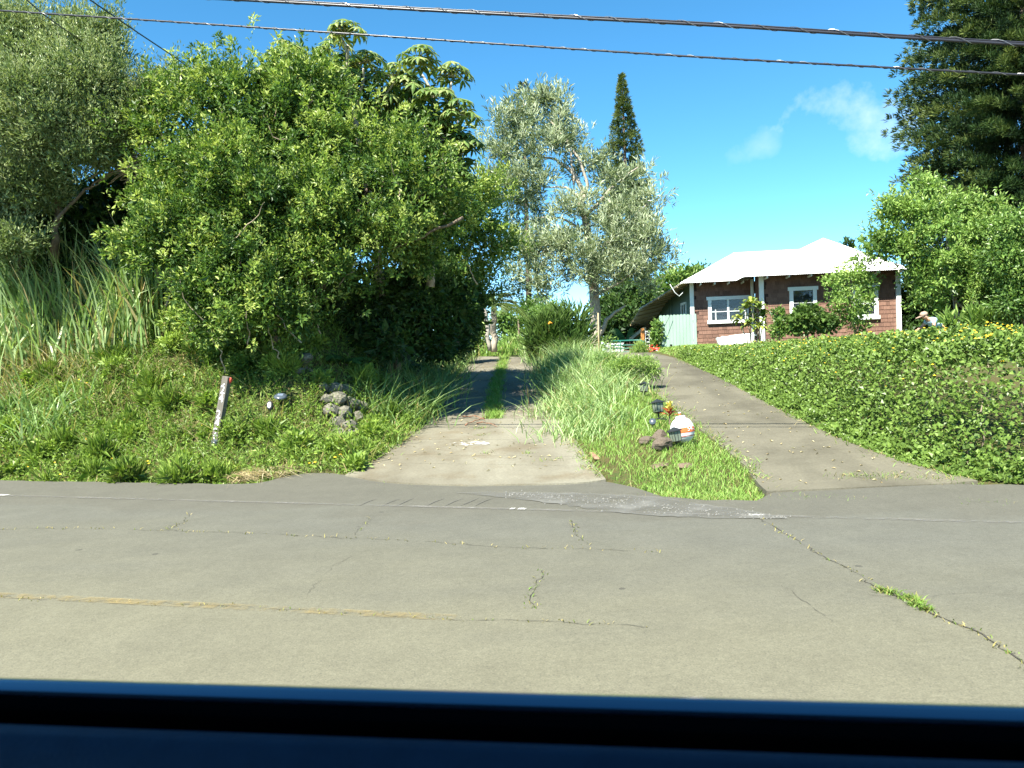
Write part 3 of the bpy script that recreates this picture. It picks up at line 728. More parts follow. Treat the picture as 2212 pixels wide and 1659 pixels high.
# ---- carport under the low roof
cp = thing('carport', at(1390, 752, 32.0), 'open carport at the house side with orange post and tan beam', 'carport')
p0, p1 = at(1389, 753, 31.8), at(1387, 709, 31.8)
MB().box(((p0 + p1) / 2), (.13, .13, p1.z - p0.z)).build('post', M_ORANGE, cp, bevel=.008)
MB().tube([at(1362, 735, 34), at(1392, 711, 31.9)], .10, 4).build('beam', M_TAN, cp)
w0, w1 = at(1340, 772, 42.4), at(1400, 722, 42.4)
MB().box(((w0.x + w1.x) / 2, 42.45, 2.4), (2.2, .12, 1.9)).build('back_wall', plain('dark_brown_board', (0.06, 0.035, 0.025), 0.8), cp)
# ---- wire panel
wp = thing('wire_panel', at(1408, 752, 31.5), 'white welded wire panel between orange post and green fence', 'wire panel')
M_WIRE = plain('galvanised_wire', (0.62, 0.66, 0.66), 0.4, 0.05)
for y in (716, 724, 731, 739, 746): MB().tube([at(1394, y, 31.6), at(1426, y - 1, 31.4)], .012, 5).build('wire', M_WIRE, wp)
for x in (1394, 1402, 1411, 1420): MB().tube([at(x, 714, 31.5), at(x + 1, 752, 31.5)], .012, 5).build('wire', M_WIRE, wp)
# ---- green board fence
f0, f1 = at(1426, 757, 30.0), at(1506, 748, 29.8)
fence = thing('board_fence', f0, 'pale green board fence panel with black lettering beside the house', 'fence')
fd = Vector((f1.x - f0.x, f1.y - f0.y, 0)); FL = fd.length; fd.normalize(); fa = math.atan2(fd.y, fd.x); FR = Matrix.Rotation(fa, 3, 'Z')
ztop = at(1424, 680, 30.0).z; NBD = 11
for k in range(NBD):
    c = f0 + fd * FL * (k + .5) / NBD; wd = FL / NBD - .006; h = ztop - GZ - .02 + random.uniform(-.006, .006)
    dy = random.uniform(-.005, .005)
    vs = [(-wd / 2, 0), (wd / 2, 0), (wd / 2, h - .03), (wd / 2 - .03, h), (-wd / 2 + .03, h), (-wd / 2, h - .03)]
    V = [FR @ Vector((x, dy - .01, z)) + Vector((c.x, c.y, GZ)) for x, z in vs] + [FR @ Vector((x, dy + .01, z)) + Vector((c.x, c.y, GZ)) for x, z in vs]
    MB().add(V, [(5, 4, 3, 2, 1, 0), (6, 7, 8, 9, 10, 11)] + [(i, (i + 1) % 6, 6 + (i + 1) % 6, 6 + i) for i in range(6)]).build('board', M_GRFENCE, fence)
for z in (GZ + .3, ztop - .3): MB().box((f0 + f1) / 2 * 1 + Vector((0, .035, 0)) + Vector((0, 0, z - (f0.z + f1.z) / 2)), (FL, .04, .09), FR).build('rail', M_GRFENCE, fence)
# ---- lettering
def text_mesh(s, size, ext=0.0):
    cu = bpy.data.curves.new('t', 'FONT'); cu.body = s; cu.size = size; cu.extrude = ext; cu.align_x = 'CENTER'; cu.align_y = 'CENTER'; cu.resolution_u = 3
    o = bpy.data.objects.new('t', cu); COL.objects.link(o); dg = bpy.context.evaluated_depsgraph_get()
    me = bpy.data.meshes.new_from_object(o.evaluated_get(dg)); bpy.data.objects.remove(o); return me
M_BLK = plain('black_paint', (0.015, 0.015, 0.015), 0.5)
me = text_mesh('GAI NA T-OI', 0.105)
me.transform(Matrix.Translation(f0 + fd * .085 + Vector((0, 0, (ztop - GZ) * .56 + GZ - f0.z)) - FR @ Vector((0, .022, 0))) @ FR.to_4x4() @ Matrix.Rotation(R(90), 4, 'X') @ Matrix.Rotation(R(90), 4, 'Z'))
link('lettering', me, M_BLK, fence)
MB().tube([at(1449, 678, 29.75), at(1438, 700, 29.72), at(1426, 725, 29.7)], .008, 5).build('cord', M_BLK, fence)
fl = thing('flood_light', at(1450, 757, 29.6), 'small black garden spotlight at the foot of the green fence', 'spotlight')
q = at(1450, 757, 29.6); MB().tube([(q.x, q.y, GZ - .05), (q.x, q.y, GZ + .08)], .012, 6).build('stake', M_BLK, fl); MB().lathe((q.x, q.y, GZ + .13), [(.02, -.05), (.045, 0), (.05, .05)], 10).build('lamp_head', M_BLK, fl)
# ---- wire drop at the house corner
MB().tube([at(1447, 676 - 62, 30.3), at(1458, 632, 30.3), at(1467, 640, 30.3), at(1475, 632, 30.3)], .012, 5).build('service_cable', M_WHITE, house, True)
# ================================================================== PLANTS
M_BARK = plain('grey_brown_bark', (0.16, 0.12, 0.085), 0.9, 0.35, 9, bmp=0.02, bscale=22, stretch=(3, 3, .6))
M_BARKP = plain('pale_bark', (0.36, 0.31, 0.24), 0.9, 0.3, 9, bmp=0.015, bscale=22, stretch=(3, 3, .6))
M_TWIG = plain('dead_twig', (0.30, 0.24, 0.17), 0.9, 0.3)
L_OLIVE = leafmat('olive_leaf', [(0, (0.035, 0.065, 0.03)), (0.4, (0.12, 0.175, 0.06)), (0.7, (0.24, 0.31, 0.12)), (1, (0.44, 0.48, 0.25))], 0.42, 0.3, 0.35)
L_BERRY = leafmat('berry_tree_leaf', [(0, (0.025, 0.06, 0.014)), (0.35, (0.065, 0.13, 0.025)), (0.6, (0.125, 0.215, 0.04)), (0.8, (0.25, 0.35, 0.065)), (1, (0.42, 0.49, 0.14))], 0.42, 0.34, 0.3)
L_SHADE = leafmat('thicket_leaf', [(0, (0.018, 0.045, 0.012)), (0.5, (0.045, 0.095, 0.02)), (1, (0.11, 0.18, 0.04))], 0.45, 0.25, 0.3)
L_UMB = leafmat('umbrella_leaf', [(0, (0.06, 0.12, 0.025)), (0.5, (0.14, 0.22, 0.05)), (1, (0.38, 0.40, 0.15))], 0.5, 0.3, 0.3, 0.5)
L_SILVER = leafmat('silky_oak_leaf', [(0, (0.05, 0.085, 0.04)), (0.4, (0.115, 0.155, 0.075)), (0.7, (0.23, 0.29, 0.135)), (1, (0.53, 0.58, 0.40))], 0.42, 0.25, 0.45)
L_PINE = leafmat('pine_needle', [(0, (0.012, 0.03, 0.012)), (0.5, (0.04, 0.078, 0.022)), (1, (0.16, 0.20, 0.05))], 0.5, 0.15, 0.3)
L_LIGHT = leafmat('pale_tree_leaf', [(0, (0.06, 0.12, 0.03)), (0.45, (0.135, 0.235, 0.05)), (0.75, (0.24, 0.37, 0.085)), (1, (0.38, 0.50, 0.15))], 0.38, 0.35, 0.4)
L_HEDGE = leafmat('lantana_leaf', [(0, (0.05, 0.09, 0.022)), (0.4, (0.115, 0.185, 0.036)), (0.7, (0.18, 0.28, 0.055)), (1, (0.31, 0.42, 0.11))], 0.42, 0.3, 0.4)
L_HERB = leafmat('bank_herb_leaf', [(0, (0.16, 0.13, 0.05)), (0.3, (0.10, 0.15, 0.03)), (0.6, (0.185, 0.285, 0.045)), (1, (0.33, 0.44, 0.09))], 0.45, 0.34, 0.35)
M_FLOWY = plain('yellow_petal', (0.80, 0.52, 0.03), 0.6, 0.12)
M_FLOWO = plain('orange_petal', (0.80, 0.30, 0.03), 0.6, 0.12)
def ptree(name, label, cat, base, blobs, mat, limbs, bark=None, group=None, crown='crown', **kw):
    t = thing(name, base, label, cat, group)
    if limbs:
        mb = MB()
        for pts, r0_, r1_ in limbs: limb(mb, pts, r0_, r1_, wig=0.02)
        mb.build('trunk', bark or M_BARK, t, True)
    lobes = kw.pop('lobes', None)
    if lobes:
        blobs = expand(blobs, lobes[0], lobes[1], lobes[2] if len(lobes) > 2 else .8)
    P, D, N, L, Wd, tn = foliage(blobs, **kw)
    print(name, len(P))
    leaves(crown, P, D, N, L, Wd, tn, mat, t)
    return t
def gfoot(x, y, Y):
    p = at(x, y, Y); return Vector((p.x, p.y, Tz(p.x, p.y) - .1))
def pts(Y, *xy): return [at(x, y, Y + (k * 0)) for k, (x, y) in enumerate(xy)]
# ---- olive-leaved tree, far left
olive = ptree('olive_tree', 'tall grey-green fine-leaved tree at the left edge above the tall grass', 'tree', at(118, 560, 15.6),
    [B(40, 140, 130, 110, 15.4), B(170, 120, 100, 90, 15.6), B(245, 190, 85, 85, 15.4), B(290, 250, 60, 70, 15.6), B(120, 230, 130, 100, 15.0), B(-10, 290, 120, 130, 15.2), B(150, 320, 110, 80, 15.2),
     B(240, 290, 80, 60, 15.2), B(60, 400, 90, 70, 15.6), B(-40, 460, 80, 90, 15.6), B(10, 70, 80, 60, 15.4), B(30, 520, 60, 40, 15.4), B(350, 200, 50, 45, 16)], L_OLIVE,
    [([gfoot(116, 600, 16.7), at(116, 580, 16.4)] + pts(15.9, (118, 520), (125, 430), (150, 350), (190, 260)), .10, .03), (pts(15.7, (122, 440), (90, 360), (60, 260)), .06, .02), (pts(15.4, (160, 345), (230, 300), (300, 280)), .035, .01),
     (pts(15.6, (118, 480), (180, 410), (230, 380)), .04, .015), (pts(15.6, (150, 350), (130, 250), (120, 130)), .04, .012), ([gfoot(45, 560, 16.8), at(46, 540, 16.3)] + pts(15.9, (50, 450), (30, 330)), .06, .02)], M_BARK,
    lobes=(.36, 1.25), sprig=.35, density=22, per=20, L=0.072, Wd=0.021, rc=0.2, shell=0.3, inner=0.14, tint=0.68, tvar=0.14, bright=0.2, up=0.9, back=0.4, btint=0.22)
mb = MB()
for k in range(70):
    x, y = rng.uniform(215, 330), rng.uniform(285, 375); a = rng.normal(0.2, .5); L_ = rng.uniform(30, 90)
    limb(mb, [at(x - 40, y + 30, 15.6), at(x, y, 15.3), at(x + L_ * math.cos(a), y + L_ * math.sin(a) * .6, 15.1 + rng.normal(0, .2))], .008, .003, 4, .02)
mb.build('bare_twigs', M_TWIG, olive)
# ---- the big broad berry tree over the bank
bb_ = [B(325, 215, 45, 40, 15.3), B(300, 280, 40, 45, 15.2), B(540, 655, 70, 40, 13.5), B(430, 620, 70, 50, 13.6), B(640, 690, 50, 28, 14.0), B(600, 610, 60, 40, 13.6), B(365, 245, 50, 50, 15.2), B(350, 310, 50, 60, 15.0), B(400, 205, 40, 35, 15.3), B(470, 690, 60, 45, 13.4), B(560, 690, 60, 40, 13.6), B(430, 250, 85, 85, 15), B(400, 350, 90, 80, 14.6), B(530, 250, 100, 90, 15), B(650, 240, 100, 95, 15.2), B(600, 340, 140, 110, 14.4), B(760, 340, 125, 95, 14.6), B(870, 350, 100, 75, 15.0),
       B(480, 430, 120, 90, 14.2), B(640, 460, 140, 90, 14.0), B(800, 450, 140, 100, 14.3), B(920, 430, 110, 90, 15), B(340, 440, 60, 50, 14.4), B(400, 530, 95, 70, 14.0), B(530, 560, 110, 90, 13.9), B(680, 570, 110, 75, 14.2),
       B(800, 560, 110, 70, 14.8), B(470, 640, 80, 60, 13.9), B(620, 640, 80, 45, 14.3), B(380, 470, 55, 50, 13.8), B(330, 540, 50, 45, 14.0), B(940, 530, 80, 70, 15.2), B(560, 180, 60, 55, 15.3), B(480, 190, 50, 45, 15.2), B(690, 185, 50, 40, 15.4), B(600, 165, 40, 40, 15.4)]
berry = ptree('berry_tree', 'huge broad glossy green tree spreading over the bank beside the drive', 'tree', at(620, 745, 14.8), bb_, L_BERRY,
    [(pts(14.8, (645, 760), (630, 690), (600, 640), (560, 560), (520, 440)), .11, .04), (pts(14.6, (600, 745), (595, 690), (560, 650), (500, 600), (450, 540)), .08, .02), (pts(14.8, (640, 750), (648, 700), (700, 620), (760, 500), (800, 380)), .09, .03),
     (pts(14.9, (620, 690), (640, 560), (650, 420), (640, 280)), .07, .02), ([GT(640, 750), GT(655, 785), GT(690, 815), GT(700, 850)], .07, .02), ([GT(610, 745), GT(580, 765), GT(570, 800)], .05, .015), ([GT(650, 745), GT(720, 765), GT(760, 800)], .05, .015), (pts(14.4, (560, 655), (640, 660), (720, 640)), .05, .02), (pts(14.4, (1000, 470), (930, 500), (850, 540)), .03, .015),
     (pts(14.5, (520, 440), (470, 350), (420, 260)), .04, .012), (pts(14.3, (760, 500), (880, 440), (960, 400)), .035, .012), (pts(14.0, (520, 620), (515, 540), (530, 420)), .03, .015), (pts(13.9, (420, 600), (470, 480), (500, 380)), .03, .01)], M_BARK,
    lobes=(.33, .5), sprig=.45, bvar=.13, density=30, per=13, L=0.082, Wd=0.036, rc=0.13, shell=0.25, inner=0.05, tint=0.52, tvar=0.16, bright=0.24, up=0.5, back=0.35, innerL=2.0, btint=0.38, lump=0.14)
mb = MB()
for k in range(46):
    (c_, r_) = bb_[int(rng.integers(len(bb_)))]; d_ = rvec(1)[0]; d_[1] = -abs(d_[1]); q = Vector(np.array(c_) + np.array(r_) * d_ * 1.02); a_ = q + Vector((rng.normal(0, .35), .35, -rng.uniform(.3, .9)))
    limb(mb, [a_, a_.lerp(q, .55) + Vector(rng.normal(0, .05, 3)), q + Vector((0, -.05, .12))], .014, .004, 5, .02)
tag(mb.build('twigs', M_TWIG, berry), kind='stuff')
P, D, N, L, Wd, tn = shoots(bb_, 4.6, tint=.52, tipt=.95)
leaves('leafy_shoots', P, D, N, L, Wd, tn, L_BERRY, berry); print('shoots', len(P))
# pale flower panicles on it
P, D, N, L, Wd, tn = foliage([B(x, y, 16, 16, Y) for x, y, Y in ((540, 305, 13.3), (590, 330, 13.2), (620, 370, 13.1), (760, 400, 13.2), (840, 300, 13.8), (700, 250, 14.0), (880, 470, 13.4), (500, 470, 13.0), (640, 520, 12.9), (560, 500, 12.9), (430, 320, 13.7), (800, 520, 13.3))],
                             density=60, per=10, L=.035, Wd=.02, rc=.07, inner=0, tint=.85, tvar=.08, bright=.3, lump=.2)
leaves('flower_panicle', P, D, N, L, Wd, tn, L_BERRY, berry)
# ---- foliage leaning over the drive farther up
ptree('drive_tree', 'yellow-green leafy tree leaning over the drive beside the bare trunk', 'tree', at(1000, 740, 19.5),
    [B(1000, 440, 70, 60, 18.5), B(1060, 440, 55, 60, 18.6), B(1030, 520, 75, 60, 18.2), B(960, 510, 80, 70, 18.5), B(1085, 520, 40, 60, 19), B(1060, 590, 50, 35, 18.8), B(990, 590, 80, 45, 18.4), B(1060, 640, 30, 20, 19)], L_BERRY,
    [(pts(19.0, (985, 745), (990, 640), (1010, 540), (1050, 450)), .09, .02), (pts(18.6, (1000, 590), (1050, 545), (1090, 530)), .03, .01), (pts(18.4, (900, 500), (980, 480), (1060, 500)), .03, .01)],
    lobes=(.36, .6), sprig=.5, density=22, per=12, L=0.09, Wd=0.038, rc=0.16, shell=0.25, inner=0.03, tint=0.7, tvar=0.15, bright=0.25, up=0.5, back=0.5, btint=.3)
# ---- shaded thicket behind and under them
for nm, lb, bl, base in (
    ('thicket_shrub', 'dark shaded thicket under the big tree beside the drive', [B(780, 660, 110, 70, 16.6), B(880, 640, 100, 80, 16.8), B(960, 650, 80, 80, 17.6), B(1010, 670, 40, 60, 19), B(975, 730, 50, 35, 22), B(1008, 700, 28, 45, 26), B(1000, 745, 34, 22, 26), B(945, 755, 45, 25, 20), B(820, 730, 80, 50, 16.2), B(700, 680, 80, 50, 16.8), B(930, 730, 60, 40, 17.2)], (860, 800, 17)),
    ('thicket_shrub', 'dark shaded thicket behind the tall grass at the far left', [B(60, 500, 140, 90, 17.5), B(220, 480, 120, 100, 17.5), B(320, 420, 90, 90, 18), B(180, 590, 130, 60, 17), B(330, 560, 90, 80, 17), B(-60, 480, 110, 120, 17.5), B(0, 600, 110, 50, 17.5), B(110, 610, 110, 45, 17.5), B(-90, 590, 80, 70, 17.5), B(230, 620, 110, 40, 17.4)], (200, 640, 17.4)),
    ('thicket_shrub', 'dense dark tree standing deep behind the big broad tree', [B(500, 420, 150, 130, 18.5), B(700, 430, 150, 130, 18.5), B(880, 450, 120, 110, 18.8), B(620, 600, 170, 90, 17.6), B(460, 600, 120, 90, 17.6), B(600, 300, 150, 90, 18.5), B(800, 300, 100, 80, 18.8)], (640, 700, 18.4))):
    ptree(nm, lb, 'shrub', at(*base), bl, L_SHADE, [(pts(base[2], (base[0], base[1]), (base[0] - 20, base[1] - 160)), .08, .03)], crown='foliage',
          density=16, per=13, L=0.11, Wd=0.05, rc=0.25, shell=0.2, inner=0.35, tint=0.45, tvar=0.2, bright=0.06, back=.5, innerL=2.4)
# ---- umbrella tree with large palmate leaves
ut = thing('umbrella_tree', at(800, 640, 17.4), 'umbrella tree with large drooping finger leaves topping the left trees', 'tree')
tips = [(745, 75), (715, 110), (620, 118), (655, 165), (590, 160), (790, 135), (760, 165), (850, 165), (905, 130), (880, 190), (975, 165), (940, 210), (990, 245), (955, 275), (1000, 315), (965, 350), (985, 385), (915, 255), (700, 205), (830, 225), (920, 320)]
mb = MB()
limb(mb, pts(16.3, (830, 640), (800, 420), (760, 230), (750, 95)), .10, .035); limb(mb, pts(16.3, (930, 620), (940, 420), (962, 290), (975, 190)), .09, .03)
for (x, y) in tips:
    a = at(760 + (x - 760) * .3, y + 110, 16.3) if x < 880 else at(945 + (x - 945) * .3, y + 90, 16.3)
    limb(mb, [a, at(x, y + 15, 16.1 + rng.normal(0, .3))], .035, .018, 6)
mb.build('trunk', M_BARKP, ut, True)
def palmate(seed):
    r = np.random.default_rng(seed); V, F = [], []
    k = int(r.integers(7, 10))
    for j in range(k):
        a = 2 * math.pi * j / k + r.normal(0, .08); L_ = r.uniform(.20, .30); w_ = L_ * .30; dr = r.uniform(.35, .75)
        d = np.array([math.cos(a), math.sin(a), 0]); s_ = np.array([-math.sin(a), math.cos(a), 0]); b_ = len(V)
        m1 = d * L_ * .35 + np.array([0, 0, -.02]); m2 = d * L_ * .75 + np.array([0, 0, -L_ * dr * .4]); tip = d * L_ * .98 + np.array([0, 0, -L_ * dr])
        V += [d * .02, m1 + s_ * w_ * .45 - np.array([0, 0, w_ * .18]), m1, m1 - s_ * w_ * .45 - np.array([0, 0, w_ * .18]), m2 + s_ * w_ * .42 - np.array([0, 0, w_ * .18]), m2, m2 - s_ * w_ * .42 - np.array([0, 0, w_ * .18]), tip]
        F += [(b_, b_ + 2, b_ + 1), (b_, b_ + 3, b_ + 2), (b_ + 1, b_ + 2, b_ + 5, b_ + 4), (b_ + 2, b_ + 3, b_ + 6, b_ + 5), (b_ + 4, b_ + 5, b_ + 7), (b_ + 5, b_ + 6, b_ + 7)]
    me = bpy.data.meshes.new('leaf'); me.from_pydata([tuple(v) for v in V], [], F); me.update()
    a_ = me.attributes.new('tint', 'FLOAT', 'POINT'); a_.data.foreach_set('value', np.full(len(V), r.uniform(.3, .75), np.float32)); me.materials.append(L_UMB); return me
pal = [palmate(k) for k in range(8)]
utinv = Matrix.Translation(ut.location).inverted(); pet = MB()
for (x, y) in tips:
    c = at(x, y, 16.0 + rng.normal(0, .35))
    for k in range(13):
        az = 2.4 * k; el = R(rng.uniform(-15, 75)); r_ = rng.uniform(.22, .42)
        o_ = Vector((math.cos(az) * math.cos(el), math.sin(az) * math.cos(el), math.sin(el) * .7)) * r_
        lo = bpy.data.objects.new('leaf', pal[int(rng.integers(8))]); COL.objects.link(lo); lo.parent = ut; lo.matrix_parent_inverse = utinv
        tl = Vector((o_.x * .8, o_.y * .8, .55)).normalized()
        lo.matrix_basis = Matrix.Translation(c + o_) @ tl.to_track_quat('Z', 'X').to_matrix().to_4x4() @ Matrix.Rotation(rng.uniform(0, 6.28), 4, 'Z') @ Matrix.Scale(rng.uniform(.75, 1.05), 4)
        pet.tube([c, c + o_], .007, 3, False)
tag(pet.build('petioles', M_BARKP, ut), kind='stuff')
P, D, N, L, Wd, tn = foliage([B(720, 190, 80, 50, 16.6), B(880, 220, 80, 50, 16.6), B(950, 330, 50, 80, 16.6), B(640, 170, 45, 45, 16.6), B(985, 330, 30, 65, 16.4)], density=10, per=9, L=.22, Wd=.075, rc=.25, inner=.3, innerL=1.2, tint=.4, tvar=.2, bright=.1, up=-.6)
tag(leaves('inner_foliage', P, D, N, L, Wd, tn, L_UMB, ut), kind='stuff')
# ---- silky oak
so_ = []
for x, y, rx, ry, Y in ((1160, 210, 30, 40, 32), (1195, 240, 40, 45, 32), (1130, 250, 40, 45, 32), (1090, 270, 40, 40, 31.5), (1225, 280, 40, 45, 32), (1170, 310, 60, 45, 31.5), (1080, 340, 45, 35, 31.5), (1130, 390, 70, 45, 31.5), (1075, 400, 40, 30, 31), (1110, 440, 45, 25, 32),
    (1255, 350, 38, 40, 32), (1285, 370, 30, 35, 32), (1315, 410, 40, 40, 32), (1385, 375, 22, 20, 32), (1350, 450, 55, 45, 31.5), (1405, 440, 30, 30, 31.5), (1290, 450, 40, 35, 31.5), (1230, 460, 45, 35, 31), (1180, 520, 60, 40, 31), (1240, 540, 60, 40, 30.5),
    (1310, 520, 60, 45, 31), (1380, 510, 50, 40, 31), (1410, 560, 45, 30, 31), (1440, 540, 25, 20, 31), (1340, 580, 60, 35, 31), (1200, 590, 60, 35, 31), (1140, 590, 40, 30, 31), (1270, 600, 50, 30, 30.5), (1140, 530, 35, 35, 31), (1390, 610, 40, 26, 31.5), (1190, 635, 36, 20, 31)):
    so_.append(B(x, y, rx, ry, Y))
ptree('silky_oak', 'tall silvery feathery tree standing beyond the top of the drive', 'tree', at(1287, 772, 31.5), so_, L_SILVER,
    [(pts(31.5, (1287, 775), (1286, 690), (1282, 600), (1275, 540), (1262, 470), (1250, 440)), .24, .12), (pts(31.6, (1256, 450), (1258, 410), (1235, 370), (1200, 345), (1150, 335)), .12, .03), (pts(31.4, (1255, 430), (1225, 405), (1180, 402)), .08, .02),
     (pts(31.5, (1255, 450), (1270, 400), (1250, 340), (1190, 260)), .09, .02), (pts(31.5, (1262, 470), (1310, 420), (1340, 390), (1380, 360)), .08, .02), (pts(31.6, (1278, 560), (1340, 500), (1400, 440)), .08, .02), (pts(31.2, (1270, 500), (1210, 470), (1160, 470)), .06, .02),
     (pts(31.2, (1284, 640), (1340, 610), (1400, 560)), .07, .02), (pts(31.0, (1283, 620), (1230, 570), (1170, 540)), .07, .02), (pts(31.5, (1225, 300), (1235, 340), (1240, 400)), .03, .05), (pts(31.5, (1288, 740), (1310, 690), (1350, 660)), .12, .04)], M_BARKP,
    lobes=(.30, .46), sprig=.5, density=10, per=12, L=0.23, Wd=0.04, rc=0.24, shell=0.3, inner=0.02, tint=0.68, tvar=0.18, bright=0.28, up=0.8, out=0.8, back=0.8, innerL=1.6, btint=0.34)
# ---- pines
def pine(name, label, x, ytop, Y, prof, mat, tier=0.5, nb=7, tufts=5, per=10, L=.25, Wd=.05, rc=.2, tl=-0.1, droop=0.0, zb=1.8, tint=.5, xb=None, face=False):
    top = at(x, ytop, Y); bx = top.x if xb is None else at(xb, 600, Y).x
    t = thing(name, (bx, Y, zb), label, 'tree')
    MB().tube([(bx, Y, zb), (top.x, Y, top.z)], [.3, .04], 8).build('trunk', M_BARK, t, True)
    PP, DD, NN, TT = [], [], [], []; z = top.z - .2
    while z > zb + 1.5:
        r = float(np.interp(top.z - z, [p[0] for p in prof], [p[1] for p in prof])); f = (top.z - z) / (top.z - zb); cx_ = top.x + (bx - top.x) * f
        for k in range(nb):
            az = rng.uniform(0, 6.28); d = np.array([math.cos(az), math.sin(az), 0])
            if face and d[0] > .6: continue
            rr = r * rng.uniform(.8, 1.1)
            bt = np.clip(rng.normal(tint, .22), 0, 1); nt = max(1, int(tufts * rr / max(p[1] for p in prof)) + 1)
            for q in range(nt):
                s_ = (q + 1) / nt; c = np.array([cx_, Y, z]) + d * rr * s_ ** .8 + np.array([0, 0, tl * rr * s_ + droop * s_ ** 2 + rng.normal(0, .05)])
                m_ = per; o_ = rvec(m_)
                PP.append(c + o_ * rc * rng.random((m_, 1)) * .5); DD.append(o_ * .7 + d * .7 + np.array([0, 0, .45])); NN.append(rvec(m_) + np.array([0, 0, .6]))
                TT.append(np.full(m_, bt) + (s_ - .8) * .3)
        z -= tier * rng.uniform(.8, 1.2)
    PP, DD, NN, TT = [np.concatenate(a) for a in (PP, DD, NN, TT)]; n = len(PP)
    leaves('crown', PP, DD, NN, L * rng.uniform(.7, 1.3, n), Wd * rng.uniform(.8, 1.2, n), np.clip(TT, 0, 1), mat, t)
    return t
pine('column_pine', 'slender dark column pine rising behind the silvery tree', 1343, 160, 62, [(0, .02), (2, .42), (5.5, 1.15), (10, 1.8), (16, 2.3), (25, 2.6)], L_PINE, .30, 11, 6, 16, .26, .06, .22, .14, tint=.75, xb=1362)
pine('column_pine', 'pointed dark pine top showing at the left shoulder of the silvery tree', 1130, 178, 66, [(0, .15), (3, .8), (8, 1.35), (16, 2.0), (25, 2.4)], L_PINE, .42, 8, 4, 12, .32, .07, .25, .12, tint=.45, xb=1140)
pine('column_pine', 'massive dark column pine at the right edge with drooping ropes of needles', 2205, -330, 27, [(0, .6), (4, 3.2), (8, 3.85), (12, 3.75), (14, 3.2), (17, 2.6)], L_PINE, .26, 22, 10, 30, .18, .036, .25, .05, -.35, tint=.5, xb=2225, face=True)
# ---- pale tree at the right
ptree('pale_leafed_tree', 'pale green airy tree right of the house in front of the dark pine', 'tree', at(2062, 700, 24.5),
    [B(1970, 405, 45, 28, 24), B(2035, 400, 55, 32, 24.3), B(1935, 450, 55, 28, 23.8), B(2010, 455, 60, 30, 23.6), B(2090, 450, 60, 35, 24.3), B(1950, 500, 55, 26, 23.8), B(2040, 510, 80, 35, 23.5), B(2130, 500, 70, 35, 24), B(1930, 545, 45, 25, 23.8), B(2010, 560, 70, 35, 23.5), B(2100, 565, 80, 40, 23.8), B(1985, 610, 55, 30, 23.8),
     B(2060, 620, 80, 35, 23.6), B(2140, 630, 60, 40, 24), B(2000, 655, 45, 22, 24), B(1910, 520, 30, 16, 23.8)], L_LIGHT,
    [(pts(24.3, (2075, 705), (2062, 650), (2050, 560), (2040, 430)), .09, .02), (pts(24.1, (2088, 700), (2110, 640), (2120, 540)), .07, .02), (pts(24.3, (2065, 690), (2020, 620), (1970, 560), (1930, 530)), .05, .015), (pts(24.2, (2052, 600), (2000, 500), (1960, 430)), .04, .012), (pts(24.2, (2095, 690), (2060, 640), (2080, 560)), .05, .02)], M_BARKP,
    lobes=(.34, .62, .55), sprig=.35, density=18, per=12, L=0.12, Wd=0.052, rc=0.18, shell=0.3, inner=0.05, tint=0.62, tvar=0.16, bright=0.2, up=0.2, back=0.7, lump=.16, btint=.3)
ptree('pale_leafed_tree', 'bright leafy tree cut off by the right edge beside the pine', 'tree', at(2215, 700, 22),
    [B(2200, 490, 60, 40, 22), B(2170, 560, 60, 50, 22), B(2220, 600, 70, 60, 22), B(2240, 530, 60, 60, 22), B(2200, 650, 60, 35, 21.8)], L_LIGHT, [(pts(22, (2215, 705), (2205, 600), (2210, 500)), .08, .02)],
    density=20, per=13, L=0.10, Wd=0.045, rc=0.22, shell=0.22, inner=0.15, tint=0.4, tvar=0.16, bright=0.12, up=0.2, back=.6)
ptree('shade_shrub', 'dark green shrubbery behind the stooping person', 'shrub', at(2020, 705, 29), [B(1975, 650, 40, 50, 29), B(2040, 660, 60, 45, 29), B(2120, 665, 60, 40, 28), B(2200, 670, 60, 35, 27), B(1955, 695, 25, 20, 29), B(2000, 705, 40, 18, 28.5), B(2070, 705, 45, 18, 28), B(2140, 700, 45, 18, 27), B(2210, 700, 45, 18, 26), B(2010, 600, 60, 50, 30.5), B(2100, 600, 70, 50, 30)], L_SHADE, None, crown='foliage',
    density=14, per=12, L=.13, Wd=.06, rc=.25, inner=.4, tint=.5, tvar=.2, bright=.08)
ptree('spider_lily', 'low clump of broad bright leaves under the pale tree', 'plant', at(2120, 705, 22.5), [B(2110, 690, 30, 14, 22.6), B(2145, 688, 25, 14, 22.4), B(2180, 690, 22, 12, 22.3), B(2060, 695, 20, 10, 22.8)], L_LIGHT, None, crown='leaves',
    density=22, per=7, L=.35, Wd=.07, rc=.1, inner=0, tint=.6, tvar=.15, bright=.2, up=1.2)
